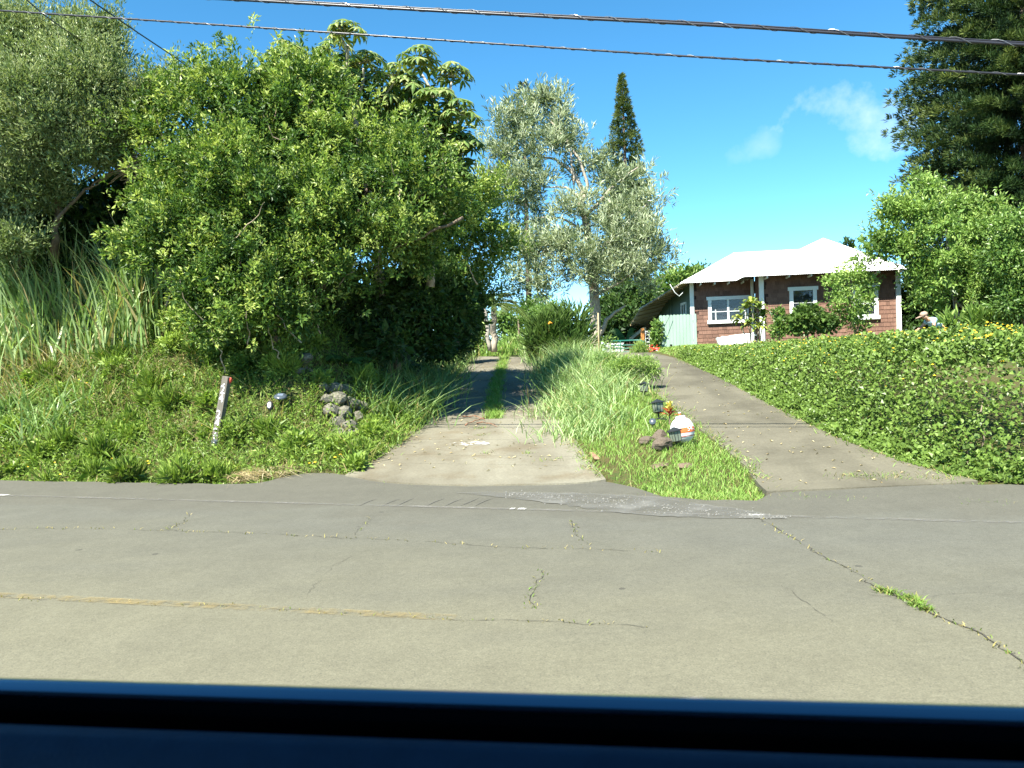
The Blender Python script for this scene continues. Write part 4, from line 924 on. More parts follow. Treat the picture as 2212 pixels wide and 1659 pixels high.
# ---- distant trees
for lb, bl, Y0, bx in (
    ('yellow-green tree showing over the left end of the white roof', [B(1470, 605, 50, 30, 46), B(1500, 590, 25, 14, 46), B(1440, 640, 50, 40, 46), B(1420, 690, 50, 35, 44), B(1380, 700, 40, 40, 44)], 46, 1450),
    ('dark tree behind the trunk of the silvery tree', [B(1340, 690, 40, 45, 40), B(1320, 730, 30, 30, 40), B(1380, 660, 45, 40, 42), B(1300, 680, 30, 40, 42), B(1350, 640, 40, 30, 42)], 41, 1340),
    ('small treetop just over the right side of the white roof', [B(1825, 535, 16, 10, 44), B(1835, 545, 12, 8, 44)], 44, 1828),
    ('hazy far trees at the gap where the drive ends', [B(1100, 725, 25, 20, 60), B(1085, 690, 25, 25, 60), B(1130, 700, 20, 20, 62), B(1150, 670, 30, 25, 58), B(1028, 715, 26, 40, 40), B(1040, 748, 26, 20, 40), B(1015, 750, 25, 20, 40), B(1190, 690, 40, 40, 55), B(1120, 745, 60, 15, 58), B(1160, 735, 30, 20, 56)], 58, 1120)):
    ptree('distant_tree', lb, 'tree', at(bx, 775, Y0), bl, L_LIGHT if 'yellow' in lb or 'hazy' in lb else L_SHADE, [(pts(Y0, (bx, 775), (bx, 690)), .15, .05)], density=5, per=14, L=.22, Wd=.10, rc=.45, shell=.25, inner=.2, tint=.45, tvar=.18, bright=.12, back=.6)
# ---- bare pale trunk and the coconut palm beside the drive top
bt = thing('bare_trunk', at(1054, 752, 26), 'bare pale leaning trunk beside the top of the drive', 'tree trunk')
limb(MB(), pts(26, (1058, 758), (1052, 700), (1044, 655), (1040, 622)), .075, .055).build('trunk', plain('bleached_bark', (0.30, 0.28, 0.235), .9, .25, 9, bmp=.01), bt, True)
palm = thing('coconut_palm', at(1068, 760, 29), 'young coconut palm behind the bare pale trunk', 'palm')
limb(MB(), pts(29, (1067, 760), (1066, 700), (1068, 662)), .13, .10).build('trunk', M_BARKP, palm, True)
pc = at(1068, 662, 29)
L_PALM = leafmat('palm_leaflet', [(0, (0.07, 0.08, 0.02)), (.5, (.10, .16, .04)), (1, (.20, .26, .07))], .4, .25, .4)
def frond(root, az, el, L_, droop, lw, parent, mat, name='frond', nl=22, ll=.45, w_=.035, tint=.5):
    d = Vector((math.cos(az), math.sin(az), 0)); pp = []
    for k in range(10):
        s_ = k / 9; pp.append(root + d * L_ * s_ * math.cos(el) + Vector((0, 0, L_ * (s_ * math.sin(el) - droop * s_ * s_))))
    V, F = [], []
    for k in range(nl):
        s_ = .12 + .88 * k / nl; i = min(8, int(s_ * 9)); p = pp[i].lerp(pp[i + 1], s_ * 9 - i); tdir = (pp[i + 1] - pp[i]).normalized(); sd = tdir.cross(Vector((0, 0, 1))).normalized()
        lk = ll * math.sin(math.pi * min(1, .15 + .85 * s_)) + ll * .2
        for sg in (-1, 1):
            e = p + sd * sg * lk * .8 + tdir * lk * .45 - Vector((0, 0, lk * (.25 + .3 * random.random()))); m_ = p.lerp(e, .5) + Vector((0, 0, lk * .08)); b_ = len(V)
            V += [p, m_ + tdir * w_ / 2, e, m_ - tdir * w_ / 2]; F += [(b_, b_ + 1, b_ + 2), (b_, b_ + 2, b_ + 3)]
    for i in range(9):
        b_ = len(V); sd = d.cross(Vector((0, 0, 1))) * .012; V += [pp[i] - sd, pp[i] + sd, pp[i + 1] + sd, pp[i + 1] - sd]; F += [(b_, b_ + 1, b_ + 2, b_ + 3)]
    me = bpy.data.meshes.new(name); me.from_pydata([tuple(v) for v in V], [], F); me.update()
    a_ = me.attributes.new('tint', 'FLOAT', 'POINT'); a_.data.foreach_set('value', np.full(len(V), tint, np.float32))
    return link(name, me, mat, parent)
for k in range(11):
    frond(pc, 2 * math.pi * k / 11 + .3, R(random.uniform(5, 70)), random.uniform(1.5, 2.1), random.uniform(.5, .9), .3, palm, L_PALM, tint=random.uniform(.1, .7))
# ---- ferns on the shaded bank
L_FERN = leafmat('fern_leaf', [(0, (0.035, 0.085, 0.025)), (.5, (.06, .14, .035)), (1, (.12, .22, .05))], .45, .3, .3)
for (x, y, lb) in ((800, 770, 'sword fern on the shaded bank below the big tree'), (880, 800, 'sword fern hanging over the drive edge above the long grass'), (740, 790, 'small fern beside the stones of the bank')):
    c = GT(x, y); fe = thing('fern', c, lb, 'fern')
    for k in range(9): frond(c + Vector((0, -.05, .05)), rng.uniform(0, 6.28), R(rng.uniform(20, 60)), rng.uniform(.5, .85), rng.uniform(.4, .8), .3, fe, L_FERN, 'frond', 16, .16, .05, rng.uniform(.2, .8))
# ---- grass tussocks
def tussock(name, label, x, y, n, L_, spread, wd=.022, tint=.62, dry=.1, bend=.5, group=None, Y=None, lean=None, mat=None):
    c = GT(x, y) if Y is None else at(x, y, Y)
    t = thing(name, c, label, 'grass clump', group)
    P = np.array(c) + np.concatenate([rng.normal(0, spread, (n, 2)), np.zeros((n, 1))], 1); P[:, 2] = T(P[:, 0], P[:, 1]) - .03
    az = rng.uniform(0, 6.28, n) if lean is None else rng.normal(lean, 1.0, n)
    LL = L_ * rng.uniform(.45, 1.15, n); tn = np.clip(rng.normal(tint, .12, n), 0.3, 1); d_ = rng.random(n) < dry
    tn[d_] = rng.uniform(0, .2, d_.sum())
    blades('blades', P, LL, wd * rng.uniform(.6, 1.2, n), az, bend * rng.uniform(.3, 1.5, n), rng.uniform(.05, .55, n), tn, mat or M_GRASS, t)
    return t
tussock('tall_grass', 'tall blue-green guinea grass at the far left edge of the bank', 20, 750, 950, 2.7, .45, .046, .9, .14, .32, mat=M_GUINEA)
tussock('tall_grass', 'tall guinea grass clump beneath the trunk of the olive-leaved tree', 110, 745, 850, 2.6, .40, .046, .9, .12, .32, mat=M_GUINEA)
tussock('tall_grass', 'tall upright guinea grass clump below the big tree at its left', 285, 735, 850, 2.45, .34, .046, .9, .14, .3, mat=M_GUINEA)
tussock('tall_grass', 'tall grass with bleached blades low on the bank at the far left', 60, 800, 460, .85, .45, .02, .3, .8, .6, mat=M_GUINEA)
tussock('tall_grass', 'pale bleached grass on the bank below the middle clump', 190, 790, 300, .7, .4, .02, .4, .5, .7, mat=M_GUINEA)
for x, y, n, L_, lb in ((40, 770, 420, .8, 'bleached straw-coloured grass hanging at the far left of the bank'), (110, 800, 380, .7, 'bleached straw-coloured grass beneath the second tall clump'), (15, 830, 300, .6, 'lowest patch of bleached grass at the left edge')):
    tussock('dead_grass', lb, x, y, n, L_, .38, .016, .6, 0, .8, mat=M_STRAW)
tussock('tall_grass', 'thick pale cane grass hiding the foot of the olive-leaved tree', 150, 745, 650, 2.2, .36, .044, .9, .14, .32, mat=M_GUINEA)
tussock('tall_grass', 'pale cane grass between the two leftmost clumps', 65, 760, 600, 2.3, .36, .044, .9, .14, .32, mat=M_GUINEA)
tussock('tall_grass', 'tall guinea grass leaning between the two upright clumps', 190, 740, 260, 1.5, .35, .032, .7, .3, .5, mat=M_GUINEA)
tussock('arching_grass', 'arching green grass low at the left of the bank', 110, 930, 150, 1.05, .25, .03, .78, .1, .7, mat=M_GUINEA)
tussock('arching_grass', 'small arching grass left of the other low clump', 20, 910, 120, .95, .2, .03, .78, .1, .7, mat=M_GUINEA)
tussock('arching_grass', 'arching grass in the middle of the bank', 260, 850, 160, .7, .4, .02, .55, .3, .6)
for k, (x, y, n, L_) in enumerate(((866, 922, 300, .85), (898, 885, 300, .9), (925, 855, 300, .8), (945, 825, 300, .7), (962, 800, 260, .65), (985, 780, 220, .7))):
    tussock('drive_grass', ('long arching grass spilling over the lower left drive edge', 'long arching grass second from the front on the left drive edge', 'arching grass at the middle of the left drive edge', 'shaded grass just beyond the middle of the left drive edge', 'shaded grass near the top of the left drive edge', 'dark grass at the very top of the left drive edge')[k], x, y, n, L_ * 1.2, .32, .022, .72, .08, .9, 'grass along the left drive edge', mat=M_GUINEA)
for k, (x, y, n, L_) in enumerate(((1215, 805, 900, .78), (1235, 835, 900, .75), (1262, 862, 800, .65), (1210, 775, 700, .8), (1290, 805, 800, .75), (1250, 790, 800, .8), (1205, 760, 450, .7), (1320, 835, 600, .6), (1240, 895, 700, .52), (1270, 935, 600, .44))):
    tussock('verge_grass', ('leafy', 'bushy', 'bent', 'tall shaggy', 'broad', 'dense', 'highest', 'short', 'next to lowest', 'lowest')[k] + ' grass clump on the strip between the two drives', x, y, n, L_, .40, .017, .86, .08, .8, 'grass clumps between the drives', mat=M_GUINEA)
for k, (x, Y_) in enumerate(((1070, 31.5), (1098, 32.0), (1128, 31.8))):
    tussock('crest_grass', ('bright grass left of centre at the drive crest', 'bright grass in the middle of the drive crest', 'bright grass right of centre at the drive crest')[k], x, 770, 300, .7, .5, .03, .8, .1, .4, 'grass at the drive crest', Y=Y_)
# ---- tall heliconia / bird-of-paradise bush right of the drive top
hb = ptree('heliconia_bush', 'tall dark bush with broad blade leaves right of the drive top', 'shrub', at(1215, 772, 25.5), [B(1190, 720, 45, 40, 25.2), B(1230, 700, 40, 35, 25.6), B(1250, 735, 30, 30, 25.4), B(1160, 740, 25, 30, 25), B(1210, 750, 55, 25, 25)], L_SHADE, None, crown='foliage',
    density=14, per=10, L=.34, Wd=.05, rc=.2, inner=.3, innerL=1.0, tint=.75, tvar=.2, bright=.1, up=1.1)
tussock('crest_grass', 'tall pale grass leaning over the drive from the blade-leaved bush', 1172, 735, 420, 1.25, .3, .026, .82, .1, .5, Y=25.5, mat=M_GUINEA)
q = at(1188, 698, 24.6); MB().tube([q + Vector((-.05, 0, -.03)), q + Vector((0, 0, .02)), q + Vector((.07, 0, .0))], [.02, .045, .01], 6).build('flower', M_FLOWO, hb)
# ---- lantana hedge
HF = trace([(1484, 786), (1510, 798), (1560, 822), (1640, 865), (1720, 906), (1820, 955), (1940, 1000), (2060, 1034), (2200, 1045), (2330, 1050), (2480, 1055)])[:, :2]
def sdist(P):
    best = np.full(len(P), 1e9); sg = np.ones(len(P))
    for i in range(len(HF) - 1):
        a, b = HF[i], HF[i + 1]; ab = b - a; t = np.clip(((P - a) @ ab) / (ab @ ab), 0, 1); c = a + t[:, None] * ab; d = np.linalg.norm(P - c, axis=1)
        cr = ab[0] * (P[:, 1] - a[1]) - ab[1] * (P[:, 0] - a[0]); m = d < best; best = np.where(m, d, best); sg = np.where(m, np.sign(cr), sg)
    return best * sg
hedge = thing('lantana_hedge', (7.5, 13, 0.6), 'long clipped lantana hedge dotted with yellow flowers above the right drive', 'hedge')
n = 480000; P = np.stack([rng.uniform(4.5, 13.5, n), rng.uniform(6.5, 24, n)], 1)
d = sdist(P); keep = (d > 0) & (d < 3.6) & (P[:, 0] / P[:, 1] < .80)
P, d = P[keep], d[keep]
prob = np.where(d < .8, 1.0, np.where(d < 1.7, .7, .3)) * np.clip(11.0 / P[:, 1], .2, 1.0) ** 1.0; keep = rng.random(len(P)) < prob; P, d = P[keep], d[keep]
tz_ = T(P[:, 0], P[:, 1]); top = 1.735 + .06 * wob(P[:, 0], P[:, 1], 1.6) + .03 * wob(P[:, 0], P[:, 1], 4)
hz = tz_ + .12 * np.clip(d / .12, 0, 1) + np.maximum(top - tz_ - .12, .0) * (1 - np.exp(-(np.clip(d - .22, 0, 9) / .36) ** 1.7))
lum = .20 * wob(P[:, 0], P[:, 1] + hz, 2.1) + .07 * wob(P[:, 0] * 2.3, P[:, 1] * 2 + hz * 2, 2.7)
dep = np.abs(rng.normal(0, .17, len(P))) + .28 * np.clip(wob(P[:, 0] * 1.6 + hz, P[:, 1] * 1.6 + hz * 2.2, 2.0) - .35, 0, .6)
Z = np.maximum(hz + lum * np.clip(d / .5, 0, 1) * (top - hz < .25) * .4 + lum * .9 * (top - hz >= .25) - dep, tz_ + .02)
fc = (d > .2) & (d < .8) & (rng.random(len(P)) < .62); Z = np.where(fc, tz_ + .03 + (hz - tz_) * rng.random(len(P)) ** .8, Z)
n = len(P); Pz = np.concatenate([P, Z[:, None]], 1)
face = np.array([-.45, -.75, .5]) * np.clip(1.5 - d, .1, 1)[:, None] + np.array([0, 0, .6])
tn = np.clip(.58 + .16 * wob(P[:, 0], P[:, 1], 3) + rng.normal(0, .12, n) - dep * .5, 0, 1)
s = rng.uniform(.7, 1.35, n)
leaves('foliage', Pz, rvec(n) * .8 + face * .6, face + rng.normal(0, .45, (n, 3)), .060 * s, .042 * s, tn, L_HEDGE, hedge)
print('hedge leaves', n)
fi = np.nonzero((d > .5) & (d < 2.6) & (dep < .07))[0]; w_ = np.clip((Z[fi] - .7), .05, 1) ** 1.3 / np.clip(P[fi, 1] / 10, 1, 3); fi = rng.choice(fi, 650, replace=False, p=w_ / w_.sum())
def dots(name, C, r, mat, parent=None):
    k = len(C); base = np.array([[math.cos(a), math.sin(a), 0] for a in np.linspace(0, 2 * math.pi, 6, endpoint=False)] + [[0, 0, .55]])
    V = np.asarray(C)[:, None] + base[None] * np.asarray(r)[:, None, None]; b_ = 7 * np.arange(k)[:, None]
    tr = np.concatenate([b_ + np.array([[i, (i + 1) % 6, 6]]) for i in range(6)])
    return link(name, fast(name, V.reshape(-1, 3), tris=tr, smooth=False), mat, parent)
tag(dots('flower_heads', Pz[fi] + np.array([-.01, -.02, .035]), rng.uniform(.012, .024, len(fi)), M_FLOWY, hedge), kind='stuff')
mb = MB()
for k in range(60):
    i = int(rng.integers(n)); 
    if d[i] > 1.6 or d[i] < .35: continue
    a = Vector(Pz[i]); g = Vector((a.x + rng.normal(0, .2), a.y + .3, Tz(a.x, a.y + .3))); limb(mb, [g, a.lerp(g, .4) + Vector((0, -.05, .1)), a], .012, .004, 4, .02)
tag(mb.build('stems', M_TWIG, hedge), kind='stuff')
# ---- herbs and grasses on the left bank
n = 70000; P = np.stack([rng.uniform(-10.5, 0, n), rng.uniform(9.8, 18, n)], 1); v = vdist(P[:, 0], P[:, 1]); de = xll(P[:, 1]) - P[:, 0]
ex = np.interp(P[:, 0], EDGE[:, 0], EDGE[:, 1])
k = (P[:, 1] > ex + .02) & (v < 6.0) & (de > -.12) & (P[:, 0] / P[:, 1] > -.72); P = P[k]; v = v[k]
keep = rng.random(len(P)) < np.clip(1.25 - v * .13, .35, 1) * np.clip(.8 + .7 * wob(P[:, 0] + .7, P[:, 1], 2.4), .18, 1); P = P[keep]; v = v[keep]; n = len(P)
z = T(P[:, 0], P[:, 1]); h = .26 * rng.random(n) ** 1.2 * (1 + .9 * wob(P[:, 0], P[:, 1], 1.9)) * np.clip(v * 2 + .15, .15, 1)
dryness = wob(P[:, 0], P[:, 1], .8) * .5 + .5 * wob(P[:, 0] + 3, P[:, 1], 2.2)
tn = np.clip(.58 - .22 * np.clip(dryness, 0, 1) - .05 * v * (P[:, 0] < -4.5) + rng.normal(0, .14, n), 0, 1)
bank = thing('bank_cover', (-4.5, 12, .3), 'low leafy weeds and small yellow flowers covering the left bank', 'weeds')
bank['kind'] = 'stuff'
leaves('herb_leaves', np.concatenate([P, (z + h)[:, None]], 1), rvec(n) + np.array([-.2, -.5, .5]), rng.normal(0, .5, (n, 3)) + np.array([-.2, -.5, .8]), .066 * rng.uniform(.6, 1.5, n), .034 * rng.uniform(.6, 1.3, n), tn, L_HERB, bank)
print('herbs', n)
wb = []
for i in rng.choice(n, 130, replace=False):
    r_ = rng.uniform(.07, .22); wb.append(((P[i, 0], P[i, 1], z[i] + r_ * .7), (r_, r_, r_ * rng.uniform(.6, 1.1))))
for sl_, kw in ((slice(0, 50), dict(L=.09, Wd=.045, tint=.75)), (slice(50, 90), dict(L=.06, Wd=.03, tint=.45)), (slice(90, 130), dict(L=.16, Wd=.02, tint=.6, up=1.2))):
    A = foliage(wb[sl_], density=110, per=9, rc=.08, inner=.1, tvar=.15, bright=.15, btint=.25, **kw); leaves('weed_clumps', *A, L_HERB, bank)
fi = rng.choice(n, 90, replace=False); dots('flower_heads', np.concatenate([P[fi], (z[fi] + .15)[:, None]], 1) + np.array([0, -.05, 0]), rng.uniform(.015, .028, 90), M_FLOWY, bank)
i = rng.choice(n, 17000); q = P[i] + rng.normal(0, .05, (len(i), 2)); m = len(i); dr_ = np.clip(dryness[i], 0, 1)
tnn = np.clip(np.where(rng.random(m) < .16 + .38 * dr_, rng.uniform(0, .2, m), rng.normal(.6, .13, m)), 0, 1)
blades('grass_blades', np.concatenate([q, T(q[:, 0], q[:, 1])[:, None] - .02], 1), rng.uniform(.12, .62, m) * np.clip(v[i] + .3, .3, 1) * np.clip(.8 + .6 * wob(q[:, 0], q[:, 1], 1.6), .4, 1.5), rng.uniform(.007, .017, m), rng.uniform(0, 6.28, m), rng.uniform(.3, 1.3, m), rng.uniform(.1, .6, m), tnn, M_GRASS, bank)
# ---- lawn strip between the drives, verge tufts, centre strip
def lawn(name, label, P, Lr, wr, tint, tv=.1, dry=.04, bend=(.2, 1.0)):
    n = len(P); tn = np.clip(rng.normal(tint, tv, n), .3, 1); d_ = rng.random(n) < dry; tn[d_] = rng.uniform(0, .2, d_.sum())
    o = blades(name, np.concatenate([P, T(P[:, 0], P[:, 1])[:, None] - .01], 1), rng.uniform(*Lr, n), rng.uniform(*wr, n), rng.uniform(0, 6.28, n), rng.uniform(*bend, n), rng.uniform(.05, .5, n), tn, M_GRASS)
    return tag(o, label, 'grass', kind='stuff')
n = 120000; P = np.stack([rng.uniform(.6, 6, n), rng.uniform(8, 26, n)], 1)
P = P[rng.random(n) < np.clip((11 / P[:, 1]) ** 1.5, .12, 1)]
ex = np.interp(P[:, 0], EDGE[:, 0], EDGE[:, 1]); fz = .10 * wob(P[:, 0] * 3, P[:, 1] * 3, 1.5)
k = (P[:, 1] > ex + .03) & (P[:, 0] > xlr(P[:, 1]) + .06 + fz) & (P[:, 0] < xrl(P[:, 1]) - .02 + fz)
dirt = (P[:, 0] < xlr(P[:, 1]) + .35) & (P[:, 1] < 11.2) & (rng.random(len(P)) < .75)
lawn('lawn_strip', 'bright lawn grass filling the wedge between the two drives', P[k & ~dirt], (.05, .15), (.006, .011), .76, .11, .05)
print('lawn', k.sum())
tufts = []
for x, y, n, s_ in ((1700, 1075, 260, .16), (1745, 1080, 220, .15), (1860, 1037, 260, .22), (1905, 1040, 200, .2), (2130, 1088, 160, .2), (2200, 1088, 160, .2), (1960, 1045, 120, .25), (2050, 1050, 120, .2), (1440, 1068, 500, .14), (1500, 1076, 500, .16), (1590, 1078, 500, .16), (130, 1043, 60, .1), (240, 1045, 60, .1), (840, 1047, 120, .12), (900, 1050, 80, .12), (1850, 1080, 90, .1),
                    (2080, 1045, 100, .2), (2000, 1040, 100, .2), (1140, 985, 60, .05), (1050, 985, 40, .06), (1185, 1000, 50, .1), (1035, 930, 90, .06), (1040, 945, 50, .05)):
    c = G(x, y); tufts.append(np.array([c.x, c.y]) + rng.normal(0, s_, (n, 2)) * np.array([1, .6]))
lawn('verge_tufts', 'sparse grass tufts along the asphalt edge', np.concatenate(tufts), (.04, .13), (.005, .009), .58, .15, .25)
q = np.concatenate([prow(LDL, LDR, i, 101)[47:58] for i in np.linspace(2.9, 7, 160)]); q = np.repeat(q, 7, 0) + rng.normal(0, .05, (len(q) * 7, 2)); q = q[rng.random(len(q)) < np.clip(.55 + .6 * wob(q[:, 0] * 2, q[:, 1] * 1.3, 1.7), .05, 1)]
lawn('track_grass', 'grass strip growing between the wheel tracks of the left drive', q, (.06, .20), (.007, .014), .74, .12, .08)
# grass creeping over the drive edges, and leaf litter on the concrete
ed = []
for Pl, sg, k in ((LDL, 1, 900), (LDR, -1, 1500), (RDL, 1, 1300), (RDR, -1, 1300)):
    q = rng.uniform(0, len(Pl) - 1, k) ; x_ = np.interp(q, range(len(Pl)), Pl[:, 0]); y_ = np.interp(q, range(len(Pl)), Pl[:, 1]); off = np.abs(rng.normal(0, .10, k)) * (.5 + .8 * np.clip(wob(x_ * 3, y_ * 3, 1.3) + .4, 0, 1.5))
    ed.append(np.stack([x_ + sg * off, y_], 1))
lawn('edge_grass', 'ragged grass creeping over the drive edges', np.concatenate(ed), (.05, .16), (.006, .012), .66, .16, .22, (.5, 1.6))
q = rng.uniform(.2, 6.5, 420); li = np.array([prow(LDL, LDR, i, 101)[int(np.clip(rng.beta(.6, .6) * 100, 2, 98))] for i in q]); q2 = rng.uniform(.1, 7, 220); li2 = np.array([prow(RDL, RDRi, i, 101)[int(np.clip(rng.beta(.6, .6) * 100, 2, 98))] for i in q2]); li = np.concatenate([li, li2]); k = len(li)
lv = leaves('leaf_litter', np.concatenate([li, (base_z(li[:, 0], li[:, 1]) + .045)[:, None]], 1), rvec(k) * np.array([1, 1, .08]), np.array([0, 0, 1.]) + rng.normal(0, .2, (k, 3)), rng.uniform(.03, .08, k), rng.uniform(.015, .035, k), rng.uniform(0, 1, k), M_STRAW)
tag(lv, 'dry leaves scattered over the concrete drives', 'leaf litter', kind='stuff')
n = 16000; P = np.stack([rng.uniform(4.6, 9.5, n), rng.uniform(22, 31, n)], 1); P = P[(P[:, 0] > xrr(P[:, 1]) + .05)]
lawn('house_lawn', 'mown lawn sloping up to the pale green fence', P, (.04, .09), (.012, .02), .84, .08, .03)
c = G(540, 1040); n = 420; az = rng.normal(.2, .5, n); P = np.array([c.x - .2, c.y + .12]) + rng.normal(0, 1, (n, 2)) * np.array([.22, .08])
P3 = np.concatenate([P, (T(P[:, 0], P[:, 1]) + .02)[:, None]], 1)
tag(blades('straw_heap', P3, rng.uniform(.15, .5, n), np.full(n, .009), az, rng.uniform(1.2, 2.2, n), rng.uniform(.85, 1.0, n), rng.uniform(.2, 1, n), M_STRAW), 'heap of dry straw lying at the asphalt edge below the number post', 'straw', kind='stuff')
# ---- young shrubs low on the berry-tree side of the bank
for (x, y, rx, ry, lb) in ((455, 715, 55, 40, 'bright leafy shrub spilling down the bank left of the roots'), (530, 795, 42, 26, 'small bright shrub just above the top of the number post'), (500, 760, 60, 35, 'young bright-leaved shrub on the bank above the number post'), (560, 735, 50, 35, 'young glossy shrub on the bank near the twisted roots'), (410, 690, 60, 45, 'bright low branch mass right of the upright grass clump')):
    c = GT(x, y + 20); Yb = c.y; ptree('young_shrub', lb, 'shrub', c, [B(x, y - 5, rx, ry, Yb)], L_BERRY, [([c, at(x, y, Yb)], .02, .008)], crown='foliage', density=40, per=12, L=.075, Wd=.034, rc=.13, inner=.15, tint=.6, tvar=.15, bright=.25, btint=.3)
# ---- front-garden plants
ptree('citrus_tree', 'small round-crowned tree with bright leaves in front of the house windows', 'tree', at(1845, 735, 24.6), [B(1830, 596, 40, 16, 24.5), B(1800, 612, 22, 14, 24.3), B(1868, 612, 30, 18, 24.6), B(1825, 645, 36, 20, 24.2), B(1872, 652, 22, 18, 24.5), B(1845, 682, 32, 18, 24.4), B(1808, 672, 14, 12, 24.3), B(1855, 566, 24, 10, 24.7), B(1858, 706, 20, 10, 24.4)], L_LIGHT,
    [(pts(24.5, (1847, 740), (1848, 690), (1840, 630), (1835, 590)), .04, .012), (pts(24.5, (1846, 720), (1866, 670), (1876, 630)), .025, .01)], density=34, per=11, L=.085, Wd=.05, rc=.16, shell=.3, inner=.05, tint=.68, tvar=.18, bright=.2, lump=.2, btint=.3, sprig=.3)
ptree('seagrape_bush', 'dark round-leaved bush between the two house windows', 'bush', at(1745, 735, 24.2), [B(1735, 690, 30, 22, 24), B(1765, 695, 30, 20, 24.1), B(1720, 705, 20, 14, 24), B(1790, 700, 24, 16, 24.2), B(1745, 672, 22, 12, 24)], L_SHADE, [(pts(24.1, (1745, 738), (1744, 715), (1740, 690)), .03, .012)], crown='foliage',
    density=45, per=8, L=.10, Wd=.095, rc=.12, inner=.15, tint=.9, tvar=.12, bright=.15, lump=.15)
ptree('column_shrub', 'narrow leafy shrub beside the white corner board', 'shrub', at(1683, 740, 24.4), [B(1683, 690, 12, 22, 24.3), B(1680, 715, 18, 16, 24.3), B(1690, 705, 14, 18, 24.3), B(1680, 675, 8, 10, 24.3)], L_LIGHT, [(pts(24.3, (1683, 740), (1683, 680)), .02, .008)], crown='foliage', density=45, per=9, L=.09, Wd=.045, rc=.1, inner=.1, tint=.45, tvar=.2, bright=.2)
ti = thing('ti_plant', at(1632, 742, 25.0), 'clump of leafy ti stalks against the white corner board', 'plant')
L_TI = leafmat('ti_leaf', [(0, (.06, .11, .02)), (.5, (.15, .22, .04)), (1, (.38, .42, .09))], .35, .3, .5)
for (x, y) in ((1600, 690), (1612, 668), (1625, 656), (1640, 668), (1632, 690), (1648, 685), (1618, 700), (1640, 706)):
    c = at(x, y, 25.0 + rng.normal(0, .12)); st = MB(); limb(st, [at(1615 + (x - 1625) * .55 + 14, 742, 25.0), c], .02, .012, 5).build('stalk', M_BARKP, ti)
    for k in range(20):
        az, el = rng.uniform(0, 6.28), R(rng.uniform(-5, 70)); L_ = rng.uniform(.28, .45); d_ = Vector((math.cos(az) * math.cos(el), math.sin(az) * math.cos(el), math.sin(el))); sd = d_.cross(Vector((0, 0, 1))).normalized() * .055; dn = Vector((0, 0, -L_ * .45))
        m1, m2 = c + d_ * L_ * .4, c + d_ * L_ * .8 + dn * .35; V = [c, m1 + sd, m1 - sd, m2 + sd * .9, m2 - sd * .9, c + d_ * L_ + dn]
        me = bpy.data.meshes.new('leaf'); me.from_pydata(V, [], [(0, 1, 2), (1, 3, 4, 2), (3, 5, 4)]); me.update(); a_ = me.attributes.new('tint', 'FLOAT', 'POINT'); a_.data.foreach_set('value', np.full(6, rng.uniform(.2, 1), np.float32)); link('leaf', me, L_TI, ti)
ptree('fence_shrub', 'leafy shrub growing at the left end of the green fence', 'shrub', at(1420, 755, 30.2), [B(1420, 705, 10, 14, 30), B(1418, 725, 14, 18, 30), B(1420, 742, 12, 12, 30)], L_LIGHT, None, crown='foliage', density=40, per=9, L=.09, Wd=.05, rc=.12, inner=.2, tint=.5, tvar=.2, bright=.2)
ptree('feathery_shrub', 'round feathery light green shrub beside the carport post', 'shrub', at(1382, 775, 27), [B(1382, 757, 16, 16, 27), B(1376, 768, 14, 10, 27), B(1390, 766, 12, 12, 27)], L_LIGHT, None, crown='foliage', density=55, per=14, L=.10, Wd=.018, rc=.12, inner=.1, tint=.8, tvar=.1, bright=.2, up=1.0)
fb = thing('flower_bed', at(1405, 762, 28), 'bed of red and pink flowers at the carport corner', 'flower bed')
for nm, c, y0, k in (('red_flowers', (0.55, .03, .02), 755, 60), ('pink_flowers', (.75, .28, .45), 761, 50)):
    C = np.array([tuple(at(rng.uniform(1388, 1424), rng.normal(y0, 3.5), 28 + rng.normal(0, .3))) for _ in range(k)]); tag(dots(nm, C, rng.uniform(.03, .06, k), plain(nm + '_petal', c, .6), fb), kind='stuff')
P, D, N, L, Wd, tn = foliage([B(1400, 762, 16, 6, 28), B(1418, 764, 12, 5, 28)], density=50, per=8, L=.08, Wd=.04, rc=.08, inner=.2, tint=.5); leaves('foliage', P, D, N, L, Wd, tn, L_LIGHT, fb)
bn = thing('banana_plant', at(1352, 770, 38), 'banana plant with broad torn leaves behind the carport roof', 'plant')
for az, el, L_ in ((2.6, 50, 1.4), (.6, 60, 1.2), (3.6, 20, 1.3), (-.4, 30, 1.2), (1.6, 75, 1.3)):
    c = at(1352, 735, 38); d_ = Vector((math.cos(az), math.sin(az) * .4, 0)); V, F = [], []
    for k in range(8):
        s_ = k / 7; p = c + d_ * L_ * s_ * math.cos(R(el)) + Vector((0, 0, L_ * (s_ * math.sin(R(el)) - .45 * s_ * s_))); wd = .2 * math.sin(math.pi * min(.98, s_ + .08)); V += [p + Vector((0, .3 * wd, wd)), p, p + Vector((0, -.3 * wd, -wd))]
        if k: b_ = 3 * k; F += [(b_ - 3, b_ - 2, b_ + 1, b_), (b_ - 2, b_ - 1, b_ + 2, b_ + 1)]
    me = bpy.data.meshes.new('leaf'); me.from_pydata(V, [], F); me.update(); a_ = me.attributes.new('tint', 'FLOAT', 'POINT'); a_.data.foreach_set('value', np.full(len(V), .6, np.float32)); link('leaf', me, L_FERN, bn)
